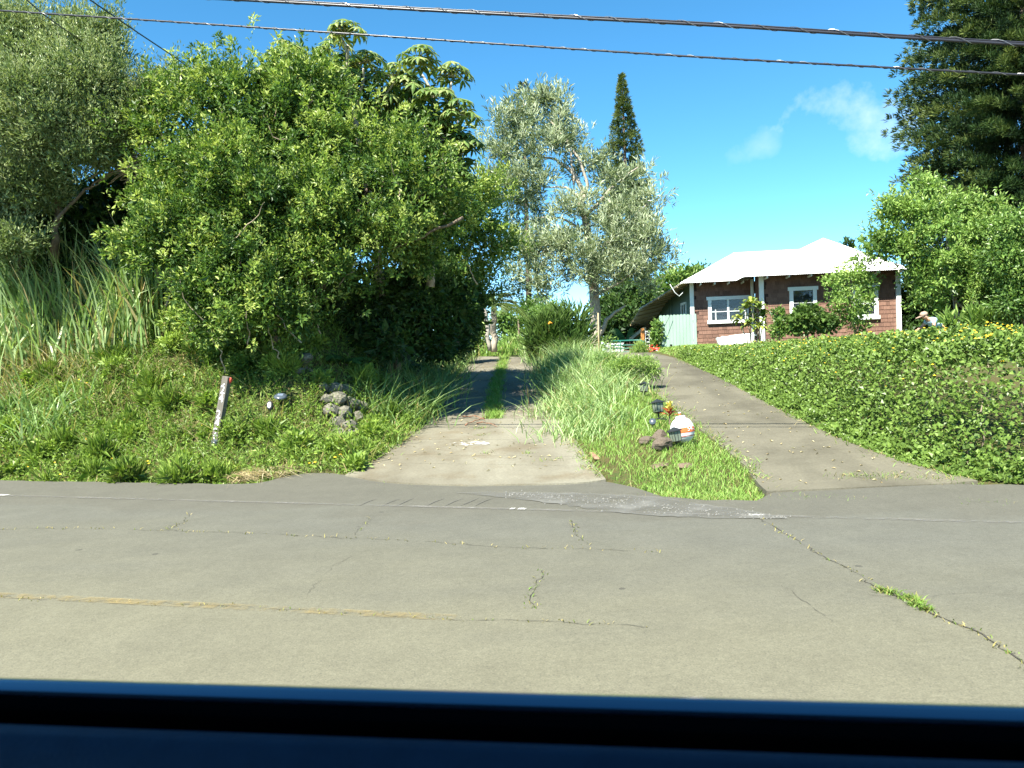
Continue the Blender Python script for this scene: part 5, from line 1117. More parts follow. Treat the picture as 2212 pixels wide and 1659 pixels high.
# ---- staked sapling by the right drive
c0 = GT(1365, 838); sp = thing('sapling', c0, 'staked feathery sapling leaning beside the right drive', 'sapling'); Ys = c0.y
limb(MB(), [c0, at(1372, 800, Ys), at(1381, 765, Ys)], .022, .014, 6, .004).build('stake', plain('pale_stake', (.50, .45, .36), .8), sp)
P, D, N, L, Wd, tn = foliage([B(1345, 790, 28, 6, Ys), B(1400, 795, 26, 6, Ys), B(1375, 782, 40, 7, Ys), B(1350, 808, 26, 6, Ys), B(1405, 808, 20, 5, Ys)], density=150, per=12, L=.085, Wd=.017, rc=.10, inner=0, tint=.7, tvar=.12, bright=.2, up=0)
leaves('foliage', P, D, N, L, Wd, tn, L_LIGHT, sp)
mb = MB()
for x, y in ((1335, 792), (1408, 796), (1345, 808), (1408, 808), (1355, 782)): limb(mb, [at(1374, 803, Ys), at(x, y, Ys)], .008, .003, 4, .01)
mb.build('branch', M_TWIG, sp)
ptree('feathery_shrub', 'feathery olive green shrub on the strip left of the staked sapling', 'shrub', GT(1318, 800), [B(1315, 785, 26, 14, 19), B(1330, 795, 20, 12, 18.6)], L_LIGHT, None, crown='foliage', density=45, per=14, L=.10, Wd=.02, rc=.14, inner=.1, tint=.4, tvar=.12, bright=.1, up=.8)
c1 = at(1295, 778, 22); MB().tube([(c1.x, c1.y, Tz(c1.x, c1.y)), at(1293, 676, 22)], .022, 6)
ps = thing('garden_stake', (c1.x, c1.y, Tz(c1.x, c1.y)), 'tall thin bamboo stake standing behind the verge grass', 'stake'); MB().tube([(c1.x, c1.y, Tz(c1.x, c1.y) - .05), at(1293, 725, 22), at(1292, 676, 22)], [.024, .022, .018], 7).build('cane', M_TAN, ps, True)
ptree('thin_sapling', 'thin leafy young tree at the foot of the bamboo stake', 'sapling', at(1322, 778, 22.5), [B(1310, 740, 10, 16, 22.4), B(1318, 760, 14, 10, 22.4), B(1326, 745, 9, 10, 22.4)], L_LIGHT, [(pts(22.4, (1318, 780), (1314, 735)), .015, .006)], crown='foliage', density=26, per=9, L=.10, Wd=.03, rc=.12, inner=0, tint=.6, up=0)
# ================================================================== SMALL THINGS
M_STONE = plain('lichen_stone', (0.15, 0.14, 0.105), 0.95, 0.55, 4.5, bmp=.03, bscale=14)
M_LAVA = plain('brown_lava_rock', (0.115, 0.09, 0.066), 0.95, 0.3, 7, bmp=.02, bscale=30)
M_FLAG = plain('reddish_flagstone', (0.15, 0.105, 0.075), 0.95, 0.2, 6, bmp=.01, bscale=30)
def rock_mesh(seed, rough=.28, sub=3):
    import bmesh
    bm = bmesh.new(); bmesh.ops.create_icosphere(bm, subdivisions=sub, radius=1); r = np.random.default_rng(seed); ph = r.uniform(0, 6, 12); pl = [Vector(r.normal(size=3)).normalized() for _ in range(9)]; cut = r.uniform(.55, .95, 9)
    for v in bm.verts:
        for p, k in zip(pl, cut):
            d = v.co.dot(p)
            if d > k: v.co -= p * (d - k) * .85
        c = v.co; v.co = c * (1 + rough * .25 * (math.sin(5 * c.x + ph[0]) * math.cos(4 * c.y + ph[1]) + .6 * math.sin(9 * c.z + ph[2] + 3 * c.x)))
    me = bpy.data.meshes.new('stone'); bm.to_mesh(me); bm.free(); return me
rocks = [rock_mesh(k, sub=2) for k in range(6)]
for m in rocks: m.materials.append(M_STONE)
sw = thing('stone_wall', GT(745, 935), 'tumbled lichen-covered dry stone wall end at the foot of the bank', 'stone wall')
swi = Matrix.Translation(sw.location).inverted()
for k, (x, y, r) in enumerate(((722, 840, 22), (748, 842, 18), (728, 862, 26), (760, 870, 22), (716, 886, 22), (744, 894, 26), (772, 902, 20), (728, 915, 22), (756, 922, 26), (738, 936, 20), (766, 940, 22), (782, 880, 18), (705, 862, 16), (790, 920, 14), (660, 775, 22), (645, 800, 14), (700, 835, 14))):
    p = GT(x, y + r * .5); s_ = .9 * r * p.y / FPX; o = bpy.data.objects.new('stone', rocks[k % 6]); COL.objects.link(o); o.parent = sw; o.matrix_parent_inverse = swi
    o.matrix_basis = Matrix.Translation(at(x, y, p.y - s_ * .35)) @ Euler((rng.uniform(-.4, .4), rng.uniform(-.4, .4), rng.uniform(0, 6))).to_matrix().to_4x4() @ Matrix.Diagonal((s_ * 1.15, s_ * .9, s_ * .8, 1))
for k, (x, y, rx, ry, mat, lb, nm) in enumerate(((1432, 966, 24, 18, M_LAVA, 'large brown lava rock in front of the striped float', 'boulder'), (1427, 946, 20, 14, M_LAVA, 'brown rock standing behind the largest lava rock', 'boulder'), (1399, 954, 20, 10, M_LAVA, 'low brown rock left of the other two, half in grass', 'boulder'),
        (1428, 1002, 30, 9, M_FLAG, 'flat reddish flagstone nearest the lava rock', 'flagstone'), (1480, 1001, 30, 10, M_FLAG, 'flat reddish flagstone lying right of the other one', 'flagstone'))):
    p = GT(x, y + ry * .6); s_ = p.y / FPX; me = rock_mesh(20 + k, .3); me.materials.append(mat); o = link(nm, me, mat); o.location = (p.x, p.y + ry * s_ * .4, p.z + (ry * s_ * (.8 if nm == 'boulder' else 0)) - .0)
    o.scale = (rx * s_, rx * s_ * (.7 if nm == 'boulder' else .62), ry * s_ * 1.05 if nm == 'boulder' else .05); o.rotation_euler = (0, 0, .3 * k); tag(o, lb, 'rock' if nm == 'boulder' else 'stone')
# ---- leaning number post
p0 = GT(466, 962); Yp = p0.y - .03; pb, pt_ = at(464, 968, Yp), at(489, 823, Yp - .03)
post = thing('number_post', pb, 'grey weathered post leaning on the bank with painted white house numbers', 'post')
u_ = (pt_ - pb).normalized(); n0_ = Vector((-.42, -.9, 0)); n0_ = (n0_ - u_ * n0_.dot(u_)).normalized(); r_ = u_.cross(n0_) * -1
r_ = n0_.cross(u_) * -1
if r_.x < 0: r_ = -r_
PM = Matrix((r_, u_, n0_)).transposed(); PL = (pt_ - pb).length
M_POST = plain('weathered_wood', (0.125, 0.112, 0.09), .9, .3, 12, bmp=.008, bscale=30, stretch=(5, 5, .5))
MB().box((pb + pt_) / 2 - u_ * .03, (.125, PL + .2, .085), PM).build('timber', M_POST, post, bevel=.006)
M_NUM = plain('white_number_paint', (.78, .80, .80), .6, .06)
for ch, f in (('2', .865), ('4', .74), ('2', .50), ('4', .375), ('2', .235), ('1', .10)):
    me = text_mesh(ch, .185, .002); me.transform(Matrix.Translation(pb + u_ * PL * f + n0_ * .046) @ PM.to_4x4() @ Matrix.Rotation(R(6), 4, 'Z')); link('digit', me, M_NUM, post)
me = text_mesh('-', .15, .002); me.transform(Matrix.Translation(pb + u_ * PL * .96 + n0_ * .046) @ PM.to_4x4() @ Matrix.Rotation(R(25), 4, 'Z')); link('digit', me, M_NUM, post)
q = at(497, 822, Yp - .05); mr = rock_mesh(50, .4, 2); ro = link('red_rag', mr, plain('faded_red_cloth', (.42, .06, .03), .8), post); ro.matrix_basis = Matrix.Translation(q) @ Euler((.3, .5, .2)).to_matrix().to_4x4() @ Matrix.Diagonal((.035, .03, .06, 1)); 
# ---- solar lights on the bank
M_SOLAR = plain('grey_blue_solar_plastic', (.06, .075, .09), .25, .1, spec=.6)
s0 = GT(602, 890); sl = thing('solar_light', s0, 'black mushroom solar light standing on the bank', 'garden light'); h0 = at(606, 856, s0.y - .05)
tl = Euler((R(24), R(6), 0)).to_matrix()
MB().lathe(h0, [(.02, -.035), (.105, -.012), (.112, 0), (.09, .02), (.05, .03), (.0, .032)], 20, tl).build('cap', M_SOLAR, sl, True)
MB().box(h0 + tl @ Vector((0, 0, .031)), (.09, .07, .006), tl).build('solar_cell', plain('solar_cell', (.16, .20, .26), .2, .1, spec=.7), sl)
MB().lathe(h0, [(.018, -.16), (.03, -.10), (.055, -.035)], 14, tl).build('lens', M_BLK, sl, True); MB().tube([s0 - Vector((0, 0, .1)), h0 - Vector((0, -.03, .15))], .014, 8).build('stake', M_BLK, sl)
s1 = GT(580, 925); sl2 = thing('solar_light', s1, 'tipped solar light showing its white face beside the upright one', 'garden light'); h1 = at(583, 876, s1.y - .05)
tl = Euler((R(72), R(-12), R(-12))).to_matrix()
MB().lathe(h1, [(.04, -.06), (.062, -.02), (.066, .01), (.058, .02)], 18, tl @ Matrix.Diagonal((.85, 1.25, 1))).build('housing', M_BLK, sl2, True)
MB().lathe(h1 + tl @ Vector((0, 0, .021)), [(.042, 0), (.036, .006), (.0, .008)], 18, tl @ Matrix.Diagonal((.8, 1.25, 1))).build('lens', plain('white_lens', (.8, .82, .84), .3, .05), sl2, True); MB().tube([s1 - Vector((0, 0, .1)), h1 + Vector((0, .05, -.04))], .012, 8).build('stake', M_BLK, sl2)
s2 = GT(468, 962); sl3 = thing('solar_light', s2, 'fallen black light half buried in weeds at the post foot', 'garden light'); MB().lathe(s2 + Vector((.02, -.08, .06)), [(.02, -.05), (.06, -.02), (.07, .0), (.03, .02), (0, .022)], 16, Euler((R(40), R(30), 0)).to_matrix()).build('cap', M_SOLAR, sl3, True); MB().tube([s2 + Vector((0, 0, -.05)), s2 + Vector((.02, -.06, .04))], .012, 6).build('stake', M_BLK, sl3)
# ---- striped float
b0_ = GT(1474, 957); Yb = b0_.y; cb = at(1474, 929, Yb); RB = 26 * Yb / FPX
fl_ = thing('striped_float', b0_, 'white egg-shaped float with orange bands standing in the lawn', 'float')
TB = Euler((R(-6), R(-7), 0)).to_matrix()
def egg(t): return (math.sin(t) * RB * (1 + .02 * math.cos(t)), -math.cos(t) * RB * 1.12)
def band(a, b_): return [egg(R(a) + (R(b_) - R(a)) * k / 10) for k in range(11)]
MFW = plain('float_white', (.74, .76, .77), .35, .05, 8); MFO = plain('float_orange', (.60, .13, .035), .45, .12, 9); MFR = plain('float_red_line', (.50, .10, .06), .5, .1)
body = MB().lathe(cb, [egg(R(a)) for a in range(2, 179, 4)], 40, TB).build('shell', MFW, fl_, True)
def ring(a, b_, mat, nm, gr=.004):
    V, F, n = [], [], 40; rows = 7
    for i in range(rows):
        r0, z0 = egg(R(a + (b_ - a) * i / (rows - 1))); 
        for j in range(n): t_ = 2 * math.pi * j / n; V.append(TB @ Vector(((r0 + gr) * math.cos(t_), (r0 + gr) * math.sin(t_), z0)) + cb)
    F = [(i * n + j, i * n + (j + 1) % n, (i + 1) * n + (j + 1) % n, (i + 1) * n + j) for i in range(rows - 1) for j in range(n)]
    return MB().add(V, F).build(nm, mat, fl_, True)
ring(78, 100, MFO, 'orange_band'); ring(60, 63.5, MFR, 'red_line'); ring(148, 151, MFR, 'red_line')
MB().lathe(cb + TB @ Vector((0, 0, RB * 1.02)), [(RB * .36, -.01), (RB * .42, .005), (RB * .42, .018), (RB * .30, .03), (0, .032)], 24, TB).build('collar', MFW, fl_, True)
MB().lathe(cb + TB @ Vector((0, 0, RB * 1.10)), [(.02, 0), (.014, .02), (.02, .04), (.012, .055)], 12, TB).build('valve', MFO, fl_, True); MB().lathe(cb + TB @ Vector((0, 0, RB * 1.10 + .055)), [(.02, 0), (.02, .012), (0, .013)], 12, TB).build('cap', MFW, fl_, True)
def wrap_text(s, size, az, pol, mat, gr=.008, rot=0):
    me = text_mesh(s, size)
    for v in me.vertices:
        x, y = v.co.x, v.co.y; a = az + x / RB; p = R(pol) + y / (RB * 1.06); r0, z0 = egg(p); v.co = TB @ Vector(((r0 + gr) * math.cos(a), (r0 + gr) * math.sin(a), z0)) + cb
    link('lettering', me, mat, fl_)
wrap_text('54-2', .085, R(-52), 92, MFW); wrap_text('2', .09, R(-158), 102, plain('blue_ink', (.05, .12, .2), .5))
# ---- path lanterns
M_LBLK = plain('black_lantern_metal', (.025, .028, .028), .45, .1); M_LGL = plain('frosted_lantern_glass', (.17, .20, .15), .2, .1, spec=.6)
def lantern(x, y, x2, y2, lb, sc=1.0, lean=0.0):
    g = GT(x2, y2); Yl = g.y; c = at(x, y, Yl); t = thing('path_lantern', g, lb, 'lantern', 'path lanterns along the right drive'); k = sc * .001 * Yl / 12 * 12; Mx = Euler((R(-8), R(lean), R(28))).to_matrix()
    def q(v): return c + Mx @ Vector(v)
    MB().box(q((0, 0, 0)), (.10 * sc, .10 * sc, .14 * sc), Mx, 1.18).build('glass', M_LGL, t)
    for sx_ in (-1, 1):
        for sy_ in (-1, 1): MB().tube([q((.052 * sx_ * sc, .052 * sy_ * sc, -.07 * sc)), q((.061 * sx_ * sc, .061 * sy_ * sc, .07 * sc))], .006 * sc, 4).build('corner_bar', M_LBLK, t)
    for a_ in (0, 90, 180, 270):
        rz = Mx @ Matrix.Rotation(R(a_), 3, 'Z'); MB().tube([c + rz @ Vector((.054 * sc, 0, -.07 * sc)), c + rz @ Vector((.063 * sc, 0, .07 * sc))], .004 * sc, 4).build('glazing_bar', M_LBLK, t)
    MB().lathe(q((0, 0, .072 * sc)), [(.115 * sc, 0), (.112 * sc, .012 * sc), (.03 * sc, .05 * sc), (.015 * sc, .06 * sc), (0, .062 * sc)], 4, Mx @ Matrix.Rotation(R(45), 3, 'Z')).build('roof', M_LBLK, t)
    MB().lathe(q((0, 0, -.072 * sc)), [(.02 * sc, -.03 * sc), (.085 * sc, -.004), (.085 * sc, 0)], 4, Mx @ Matrix.Rotation(R(45), 3, 'Z')).build('base', M_LBLK, t); MB().tube([q((0, 0, -.09 * sc)), (g.x, g.y, g.z - .08)], .014 * sc, 8).build('stake', M_LBLK, t)
lantern(1391, 838, 1387, 856, 'small black lantern farthest up beside the right drive', 1.0, 8)
lantern(1421, 880, 1422, 908, 'black square lantern behind the red and yellow croton', 1.05, 0)
lantern(1459, 942, 1460, 966, 'black lantern standing directly in front of the striped float', .95, -6)
g = GT(1408, 930); sl4 = thing('garden_spotlight', g, 'black adjustable spotlight on the lawn left of the striped float', 'spotlight'); h_ = at(1410, 912, g.y)
MB().lathe(h_, [(.018, -.06), (.045, -.03), (.052, .03), (.048, .035)], 14, Euler((R(60), R(-25), 0)).to_matrix()).build('lamp_head', M_SOLAR, sl4, True); MB().tube([h_ + Vector((.0, .02, .03)), h_ + Vector((.08, .03, .05)), h_ + Vector((.22, .04, .03))], .008, 6).build('arm', M_LBLK, sl4); MB().tube([h_ + Vector((.01, .01, -.02)), (g.x, g.y, g.z - .05)], .01, 6).build('stake', M_TAN, sl4)
# ---- croton
g = GT(1447, 925); cr = thing('croton', g, 'croton plant with yellow top and red lower leaves behind the striped float', 'plant'); cc = at(1446, 900, g.y)
MB().tube([(g.x, g.y, g.z - .05), cc, at(1446, 880, g.y)], [.014, .011, .006], 6).build('stem', M_BARK, cr)
MCR = [plain('croton_red', (.33, .035, .02), .35, .4, 18, spec=.5), plain('croton_yellow', (.62, .55, .10), .35, .25, 18, spec=.5), plain('croton_orange', (.60, .20, .06), .35, .4, 18, spec=.5)]
for k in range(26):
    f = k / 25; c = cc.lerp(at(1446, 880, g.y), f); az = k * 2.4; el = R(15 + 62 * f + rng.normal(0, 6)); L_ = rng.uniform(.14, .20) * (1.05 - .25 * f); d_ = Vector((math.cos(az) * math.cos(el), math.sin(az) * math.cos(el), math.sin(el))); sd = d_.cross(Vector((0, 0, 1))).normalized() * .032; nn = sd.cross(d_).normalized() * .012
    m1 = c + d_ * L_ * .5; V = [c, m1 + sd + nn, m1, m1 - sd + nn, c + d_ * L_ - Vector((0, 0, .02))]
    MB().add(V, [(0, 2, 1), (0, 3, 2), (1, 2, 4), (2, 3, 4)]).build('leaf', MCR[1 if f > .5 else (2 if k % 4 == 0 else 0)], cr)
# ---- wood scraps
a, b_ = G(1277, 980), G(1290, 1003); o = MB(); o.box(((a.x + b_.x) / 2, (a.y + b_.y) / 2, (a.z + b_.z) / 2 + .05), (.07, (b_ - a).length * 1.0, .025), Matrix.Rotation(math.atan2(b_.y - a.y, b_.x - a.x) - R(90), 3, 'Z'), .85)
tag(o.build('wood_scrap', plain('rotten_wood', (.26, .15, .09), .9, .25, 14), bevel=.004), 'reddish scrap of bark lying at the right edge of the left drive', 'wood scrap')
for k, (x0, y0, x1, y1, lb) in enumerate(((1005, 925, 1062, 905, 'long dead twig fallen on the shaded wheel track'), (1000, 905, 1050, 915, 'forked dead twig crossing the other on the drive'), (1030, 920, 1075, 927, 'short dead twig nearest the road on the drive'))):
    a, b_ = G(x0, y0), G(x1, y1); mb = MB(); up_ = Vector((0, 0, .05)); limb(mb, [a + up_, a.lerp(b_, .5) + up_ + Vector((0, .04, .03)), b_ + up_], .012, .004, 5, .01); limb(mb, [a.lerp(b_, .5) + up_ + Vector((0, .04, .03)), a.lerp(b_, .8) + up_ + Vector((.05, .15, .02))], .007, .003, 4, .008)
    tag(mb.build('fallen_twig', plain('reddish_twig', (.24, .12, .07), .9), None, True), lb, 'twig')
# ---- gate and white tubs at the carport
M_GATE = plain('dark_green_gate', (.015, .12, .09), .4, .1); gt = thing('tube_gate', at(1388, 772, 27.5), 'dark green tubular farm gate standing by the carport', 'gate')
MB().tube([at(1391, 772, 27.5), at(1391, 745, 27.5), at(1389, 738, 27.5), at(1384, 735, 27.5), at(1372, 735, 27.6), at(1320, 737, 27.9)], .028, 8).build('frame', M_GATE, gt, True)
for y in (745, 752, 760, 767): MB().tube([at(1391, y, 27.5), at(1320, y + 1, 27.9)], .02, 8).build('rail', M_GATE, gt, True)
MB().tube([at(1340, 736, 27.75), at(1340, 770, 27.75)], .02, 8).build('stile', M_GATE, gt, True)
M_TUB = plain('white_plastic_tub', (.76, .77, .76), .4, .04)
for k, (y, lb) in enumerate(((766, 'white plastic tub at the bottom of the stack behind the gate'), (757, 'white plastic tub in the middle of the stack behind the gate'), (747, 'white plastic tub on top of the stack behind the gate'))):
    c = at(1329 - k, y, 28.6); t = thing('plastic_tub', c, lb, 'tub', 'white tubs stacked behind the gate'); MB().box(c, (.56, .42, .13), None, 1.06).build('body', M_TUB, t, bevel=.015); MB().box(c + Vector((0, 0, .075)), (.62, .46, .025)).build('rim', M_TUB, t, bevel=.008)
# ---- white wrapped thing by the wall
me = rock_mesh(77, .5, 4); wt = link('white_tarp', me, M_TUB); c = at(1588, 735, 27.6); wt.location = (c.x, c.y, GZ + .18)
for v in me.vertices:
    s_ = lambda t: math.copysign(abs(t) ** .35, t)
    v.co = Vector((s_(v.co.x), s_(v.co.y), s_(v.co.z) * (1 + .18 * math.sin(3 * v.co.x) + .12 * math.sin(9 * v.co.x + 4 * v.co.y)) + .06 * math.sin(14 * v.co.x)))
wt.scale = (.66, .35, .22); wt.rotation_euler = (0, 0, -TH); tag(wt, 'lumpy white tarp bundle lying against the shingled wall behind the hedge', 'tarp')
# ---- stooping person behind the hedge
Yq = 23.0; per = thing('person', at(2030, 728, Yq), 'person in light blue shirt and tan brimmed cap stooping behind the hedge', 'person')
M_SKIN = plain('skin', (.46, .27, .18), .55, .06); M_SHIRT = plain('light_blue_shirt', (.34, .50, .60), .85, .08, 10); M_TROU = plain('grey_trousers', (.10, .11, .13), .85, .1); M_CAP = plain('tan_cap', (.34, .24, .18), .8, .1)
def skin(name, V, E, Rr, mat, root=0, sub=2):
    me = bpy.data.meshes.new(name); me.from_pydata([tuple(v) for v in V], E, []); me.update(); o = bpy.data.objects.new(name, me); COL.objects.link(o)
    o.modifiers.new('s', 'SKIN'); sk = me.skin_vertices[0].data
    for i, r in enumerate(Rr): sk[i].radius = r if isinstance(r, tuple) else (r, r); sk[i].use_root = (i == root)
    sm = o.modifiers.new('d', 'SUBSURF'); sm.levels = sub; sm.render_levels = sub
    dg = bpy.context.evaluated_depsgraph_get(); m2 = bpy.data.meshes.new_from_object(o.evaluated_get(dg)); bpy.data.objects.remove(o); m2.materials.clear(); m2.materials.append(mat); m2.shade_smooth(); return m2
SD = Vector((0, .17, 0)); gz_ = Tz(at(2030, 728, Yq).x, Yq)
pel = at(2031, 711, Yq); che = at(2013, 694, Yq); nec = at(2004, 688, Yq); hea = at(1996, 684, Yq); crn = at(1994, 679, Yq)
shL, shR = at(2010, 692, Yq) - SD, at(2010, 692, Yq) + SD; elL, elR = at(2008, 707, Yq) - SD * 1.5, at(2000, 705, Yq) + SD * 1.4; haL, haR = at(1995, 713, Yq) - SD, at(1986, 712, Yq) + SD * .6
knL, knR = Vector((at(2006, 0, Yq).x, Yq - .15, gz_ + .38)), Vector((at(2008, 0, Yq).x, Yq + .15, gz_ + .36)); ftL, ftR = Vector((at(2030, 0, Yq).x, Yq - .13, gz_ + .06)), Vector((at(2032, 0, Yq).x, Yq + .13, gz_ + .06)); toL, toR = ftL + Vector((-.2, 0, -.02)), ftR + Vector((-.2, 0, -.02))
pz = Vector((pel.x, pel.y, max(pel.z, gz_ + .28)))
V = [pz, pz.lerp(che, .5), che, nec, hea, crn, shL, elL, haL, shR, elR, haR, pz - SD * .5, knL, ftL, toL, pz + SD * .5, knR, ftR, toR]
E = [(0, 1), (1, 2), (2, 3), (3, 4), (4, 5), (2, 6), (6, 7), (7, 8), (2, 9), (9, 10), (10, 11), (0, 12), (12, 13), (13, 14), (14, 15), (0, 16), (16, 17), (17, 18), (18, 19)]
RR = [.14, .14, .15, .06, .095, .07, .07, .045, .032, .07, .045, .032, .10, .065, .045, .035, .10, .065, .045, .035]
bm_ = skin('body', V, E, RR, M_SKIN); bm_.materials.append(M_TROU)
for p in bm_.polygons:
    if p.center.z < pz.z + .05 and p.center.x > knL.x - .08: p.material_index = 1
link('body', bm_, M_SKIN, per)
V = [pz + Vector((0, 0, .02)), pz.lerp(che, .5), che, che.lerp(nec, .7), shL, shL.lerp(elL, .62), shR, shR.lerp(elR, .62)]
link('shirt', skin('shirt', V, [(0, 1), (1, 2), (2, 3), (2, 4), (4, 5), (2, 6), (6, 7)], [.165, .165, .17, .08, .092, .075, .092, .075], M_SHIRT), M_SHIRT, per)
def hand(h, e):
    d_ = (h - e).normalized(); mb = MB(); sd = d_.cross(Vector((0, 0, 1))).normalized()
    for k, L_ in enumerate((.075, .085, .08, .065)): b0q = h + d_ * .05 + sd * (.027 - .018 * k); mb.tube([h + sd * (.02 - .013 * k), b0q, b0q + d_ * L_ * .6 - Vector((0, 0, .02)), b0q + d_ * L_ * .8 - Vector((0, 0, .045))], [.014, .011, .009, .007], 6)
    mb.tube([h + sd * .02, h + d_ * .03 + sd * .045, h + d_ * .06 + sd * .05 - Vector((0, 0, .015))], [.013, .011, .008], 6); mb.build('hand', M_SKIN, per, True)
hand(haL, elL); hand(haR, elR)
hd = (hea - nec).normalized(); CM_ = Euler((0, R(-12), 0)).to_matrix()
cp_ = MB().lathe(hea + Vector((.0, 0, .035)), [(.108, 0), (.108, .04), (.09, .085), (.05, .11), (0, .115)], 18, CM_).build('cap', M_CAP, per, True)
V = [(-.06, -.10, 0), (-.06, .10, 0), (-.22, .075, -.03), (-.25, 0, -.035), (-.22, -.075, -.03)]; V = [hea + Vector((0, 0, .045)) + CM_ @ Vector(v) for v in V]; MB().add(V + [v - Vector((0, 0, .008)) for v in V], [(0, 1, 2, 3, 4), (9, 8, 7, 6, 5)] + [(i, (i + 1) % 5, 5 + (i + 1) % 5, 5 + i) for i in range(5)]).build('brim', M_CAP, cp_)
for sg in (-1, 1):
    MB().lathe(hea + Vector((-.083, .035 * sg, .01)), [(.0, -.012), (.013, 0), (0, .012)], 8).build('eye', M_BLK, per, True); MB().lathe(hea + Vector((.01, .098 * sg, -.01)), [(.0, -.03), (.018, -.01), (.02, .015), (0, .03)], 8).build('ear', M_SKIN, per, True)
MB().tube([hea + Vector((-.085, 0, .015)), hea + Vector((-.115, 0, -.02)), hea + Vector((-.09, 0, -.03))], [.008, .015, .01], 6).build('nose', M_SKIN, per, True); MB().tube([hea + Vector((-.085, -.025, -.055)), hea + Vector((-.093, 0, -.055)), hea + Vector((-.085, .025, -.055))], .006, 5).build('mouth', plain('lip', (.35, .12, .10), .5), per, True)
# ---- overhead lines
M_CAB = plain('black_cable', (.022, .022, .028), .35, .15, spec=.5); M_LASH = plain('bright_lashing_wire', (.22, .22, .22), .3, .1, metal=.6)
def cable(lb, D_, r, pitch, lr, second=0, near=9.8):
    xs = [p[0] for p in D_]; ys = [p[1] for p in D_]; P = []
    for x in np.linspace(xs[0], xs[-1], 60):
        s_ = (x - CX) / FPX; Y = near / (1 + .2 * s_); P.append(at(x, float(np.interp(x, xs, ys)), Y))
    # smooth
    A = np.array([tuple(p) for p in P])
    for _ in range(6): A[1:-1] = (A[:-2] + 2 * A[1:-1] + A[2:]) / 4
    t = thing('overhead_cable', Vector(A[30]), lb, 'cable', 'overhead lines along the road'); MB().tube(A, r, 8).build('cable_core', M_CAB, t, True)
    if second:
        B2 = A + np.array([0, 0, r + second * .8]); MB().tube(B2, second, 8).build('messenger_wire', M_CAB, t, True)
    seg = np.linalg.norm(np.diff(A, axis=0), axis=1); cum = np.concatenate([[0], np.cumsum(seg)]); L_ = cum[-1]; m = int(L_ / pitch * 10); h = []
    for k in range(m):
        s_ = L_ * k / m; p = np.array([np.interp(s_, cum, A[:, c]) for c in range(3)]); a_ = 2 * math.pi * s_ / pitch; rr = r + lr + (second if second else 0); h.append(p + np.array([0, math.cos(a_) * rr, math.sin(a_) * rr + (second if second else 0)]))
    MB().tube(h, lr, 4, False).build('lashing', M_LASH, t)
cable('thick lashed black cable bundle, upper of the two long overhead lines', [(-900, -62), (-300, -35), (480, -3), (1000, 27), (1560, 55), (1960, 82), (2212, 97), (2600, 118), (3200, 150)], .018, .42, .003, .009)
cable('thinner twisted black cable, lower of the two long overhead lines', [(-900, -45), (-300, 2), (30, 25), (420, 50), (1000, 90), (1500, 123), (2212, 162), (2600, 182), (3200, 212)], .012, .25, .0028)
for lb, D_ in (('thin black service wire dropping diagonally into the left trees', [(120, -60, 11), (195, 0, 12), (300, 72, 13.2), (380, 125, 14.6), (432, 166, 16.0)]), ('thin black wire crossing the very top left corner', [(0, -60, 11), (58, 0, 12), (95, 32, 12.8), (140, 64, 14.0), (190, 98, 15.5)])):
    t = thing('service_wire', at(*D_[2]), lb, 'wire'); MB().tube([at(*p) for p in D_], .011, 6).build('wire', M_CAB, t, True)
# ================================================================== THE CAR THE PICTURE IS TAKEN FROM
ZB = 1.285
def _sill(x, y):
    d = _ray(x, y); return CAMP + d * ((ZB - EYE) / d.z)
_sl, _sr = _sill(0, 1482), _sill(2212, 1547)
cz = math.atan2(_sr.y - _sl.y, _sr.x - _sl.x); CR = Matrix.Rotation(cz, 3, 'Z')
BY = (CR.transposed() @ _sl).y - .614     # the sill line stands this far off its nominal place
print('sill', math.degrees(cz), BY); car = thing('car', (0, -.2, 0), 'dark car door sill running along the bottom edge of the picture', 'car')
M_TRIM = plain('navy_door_trim', (.014, .032, .062), .6, .1, 30, bmp=.0015, bscale=300, spec=.1); M_SEAL = plain('black_rubber_seal', (.003, .003, .0035), .9, .1, spec=0.0)
M_BELT, t_, b_b = nodes('glossy_belt_strip'); b_b.inputs['Base Color'].default_value = (.085, .14, .20, 1); b_b.inputs['Metallic'].default_value = 1.0; b_b.inputs['Roughness'].default_value = .22; b_b.inputs['Specular IOR Level'].default_value = .9; b_b.inputs['Coat Weight'].default_value = .8; b_b.inputs['Coat Roughness'].default_value = .1
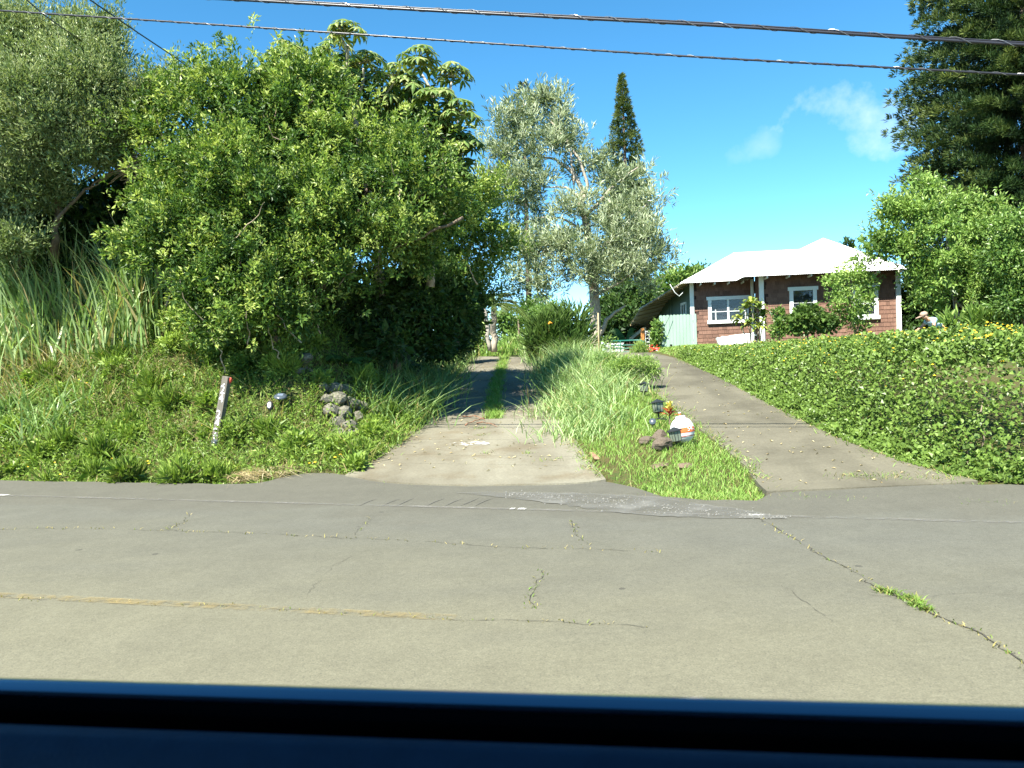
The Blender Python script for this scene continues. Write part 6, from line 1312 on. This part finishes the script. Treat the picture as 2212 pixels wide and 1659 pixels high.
def extr(name, prof, mat, x0=-1.5, x1=1.2, closed=True, smooth=True):
    n = len(prof); V = [CR @ Vector((x, y + BY, z)) for x in (x0, x1) for y, z in prof]; k = n if closed else n - 1
    F = [(i, (i + 1) % n, n + (i + 1) % n, n + i) for i in range(k)]
    if closed: F += [tuple(range(n))[::-1], tuple(range(n, 2 * n))]
    return MB().add(V, F).build(name, mat, car, smooth)
extr('belt_strip', [(.612, ZB - .034), (.612, ZB - .0055), (.614, ZB - .0035), (.618, ZB - .002), (.624, ZB - .0006), (.629, ZB), (.634, ZB - .0012), (.639, ZB - .005), (.645, ZB - .034)], M_BELT, smooth=False)
extr('inner_lip', [(.6115, ZB - .034), (.6115, ZB - .008), (.608, ZB - .008), (.602, ZB - .014), (.597, ZB - .034)], M_SEAL, smooth=False)
extr('outer_skin', [(.646, ZB - .034), (.67, ZB - .06), (.70, 1.1), (.72, .8), (.68, .35), (.64, .35), (.67, .8), (.65, 1.08), (.61, ZB - .04)], M_TRIM)
extr('window_seal', [(.5935, ZB - .034), (.590, ZB - .042), (.582, ZB - .06), (.575, ZB - .05), (.566, ZB - .03), (.560, ZB - .10), (.5935, ZB - .10)], M_SEAL)
extr('door_trim', [(.559, ZB - .008), (.552, ZB - .003), (.54, ZB - .005), (.525, ZB - .02), (.51, ZB - .06), (.49, 1.12), (.47, .9), (.47, .4), (.55, .4), (.557, .9)], M_TRIM)
extr('roof', [(.46, 1.86), (.40, 1.90), (-.3, 1.96), (-1.05, 1.90), (-1.12, 1.86), (-1.05, 1.865), (-.3, 1.90), (.40, 1.85)], M_TRIM, -1.7, 1.5)
extr('far_door', [(-1.17, 1.28), (-1.22, .8), (-1.18, .35), (-1.12, .35), (-1.14, .8), (-1.11, 1.28)], M_TRIM)
extr('floor', [(.6, .34), (-1.15, .34), (-1.15, .28), (.6, .28)], M_SEAL)
for x in (-1.05, 1.05):
    for ya, yb in ((.60, .43), (-1.14, -1.05)): MB().tube([CR @ Vector((x, ya, 1.25)), CR @ Vector((x, yb, 1.88))], .05, 8).build('pillar', M_TRIM, car, True)
for x in (-1.6, 1.35): MB().box(CR @ Vector((x, -.27, .8)), (.08, 1.75, 1.0), CR).build('bulkhead', M_TRIM, car)
print('objects', len(bpy.data.objects), 'tris', sum(len(o.data.polygons) for o in bpy.data.objects if o.type == 'MESH'))
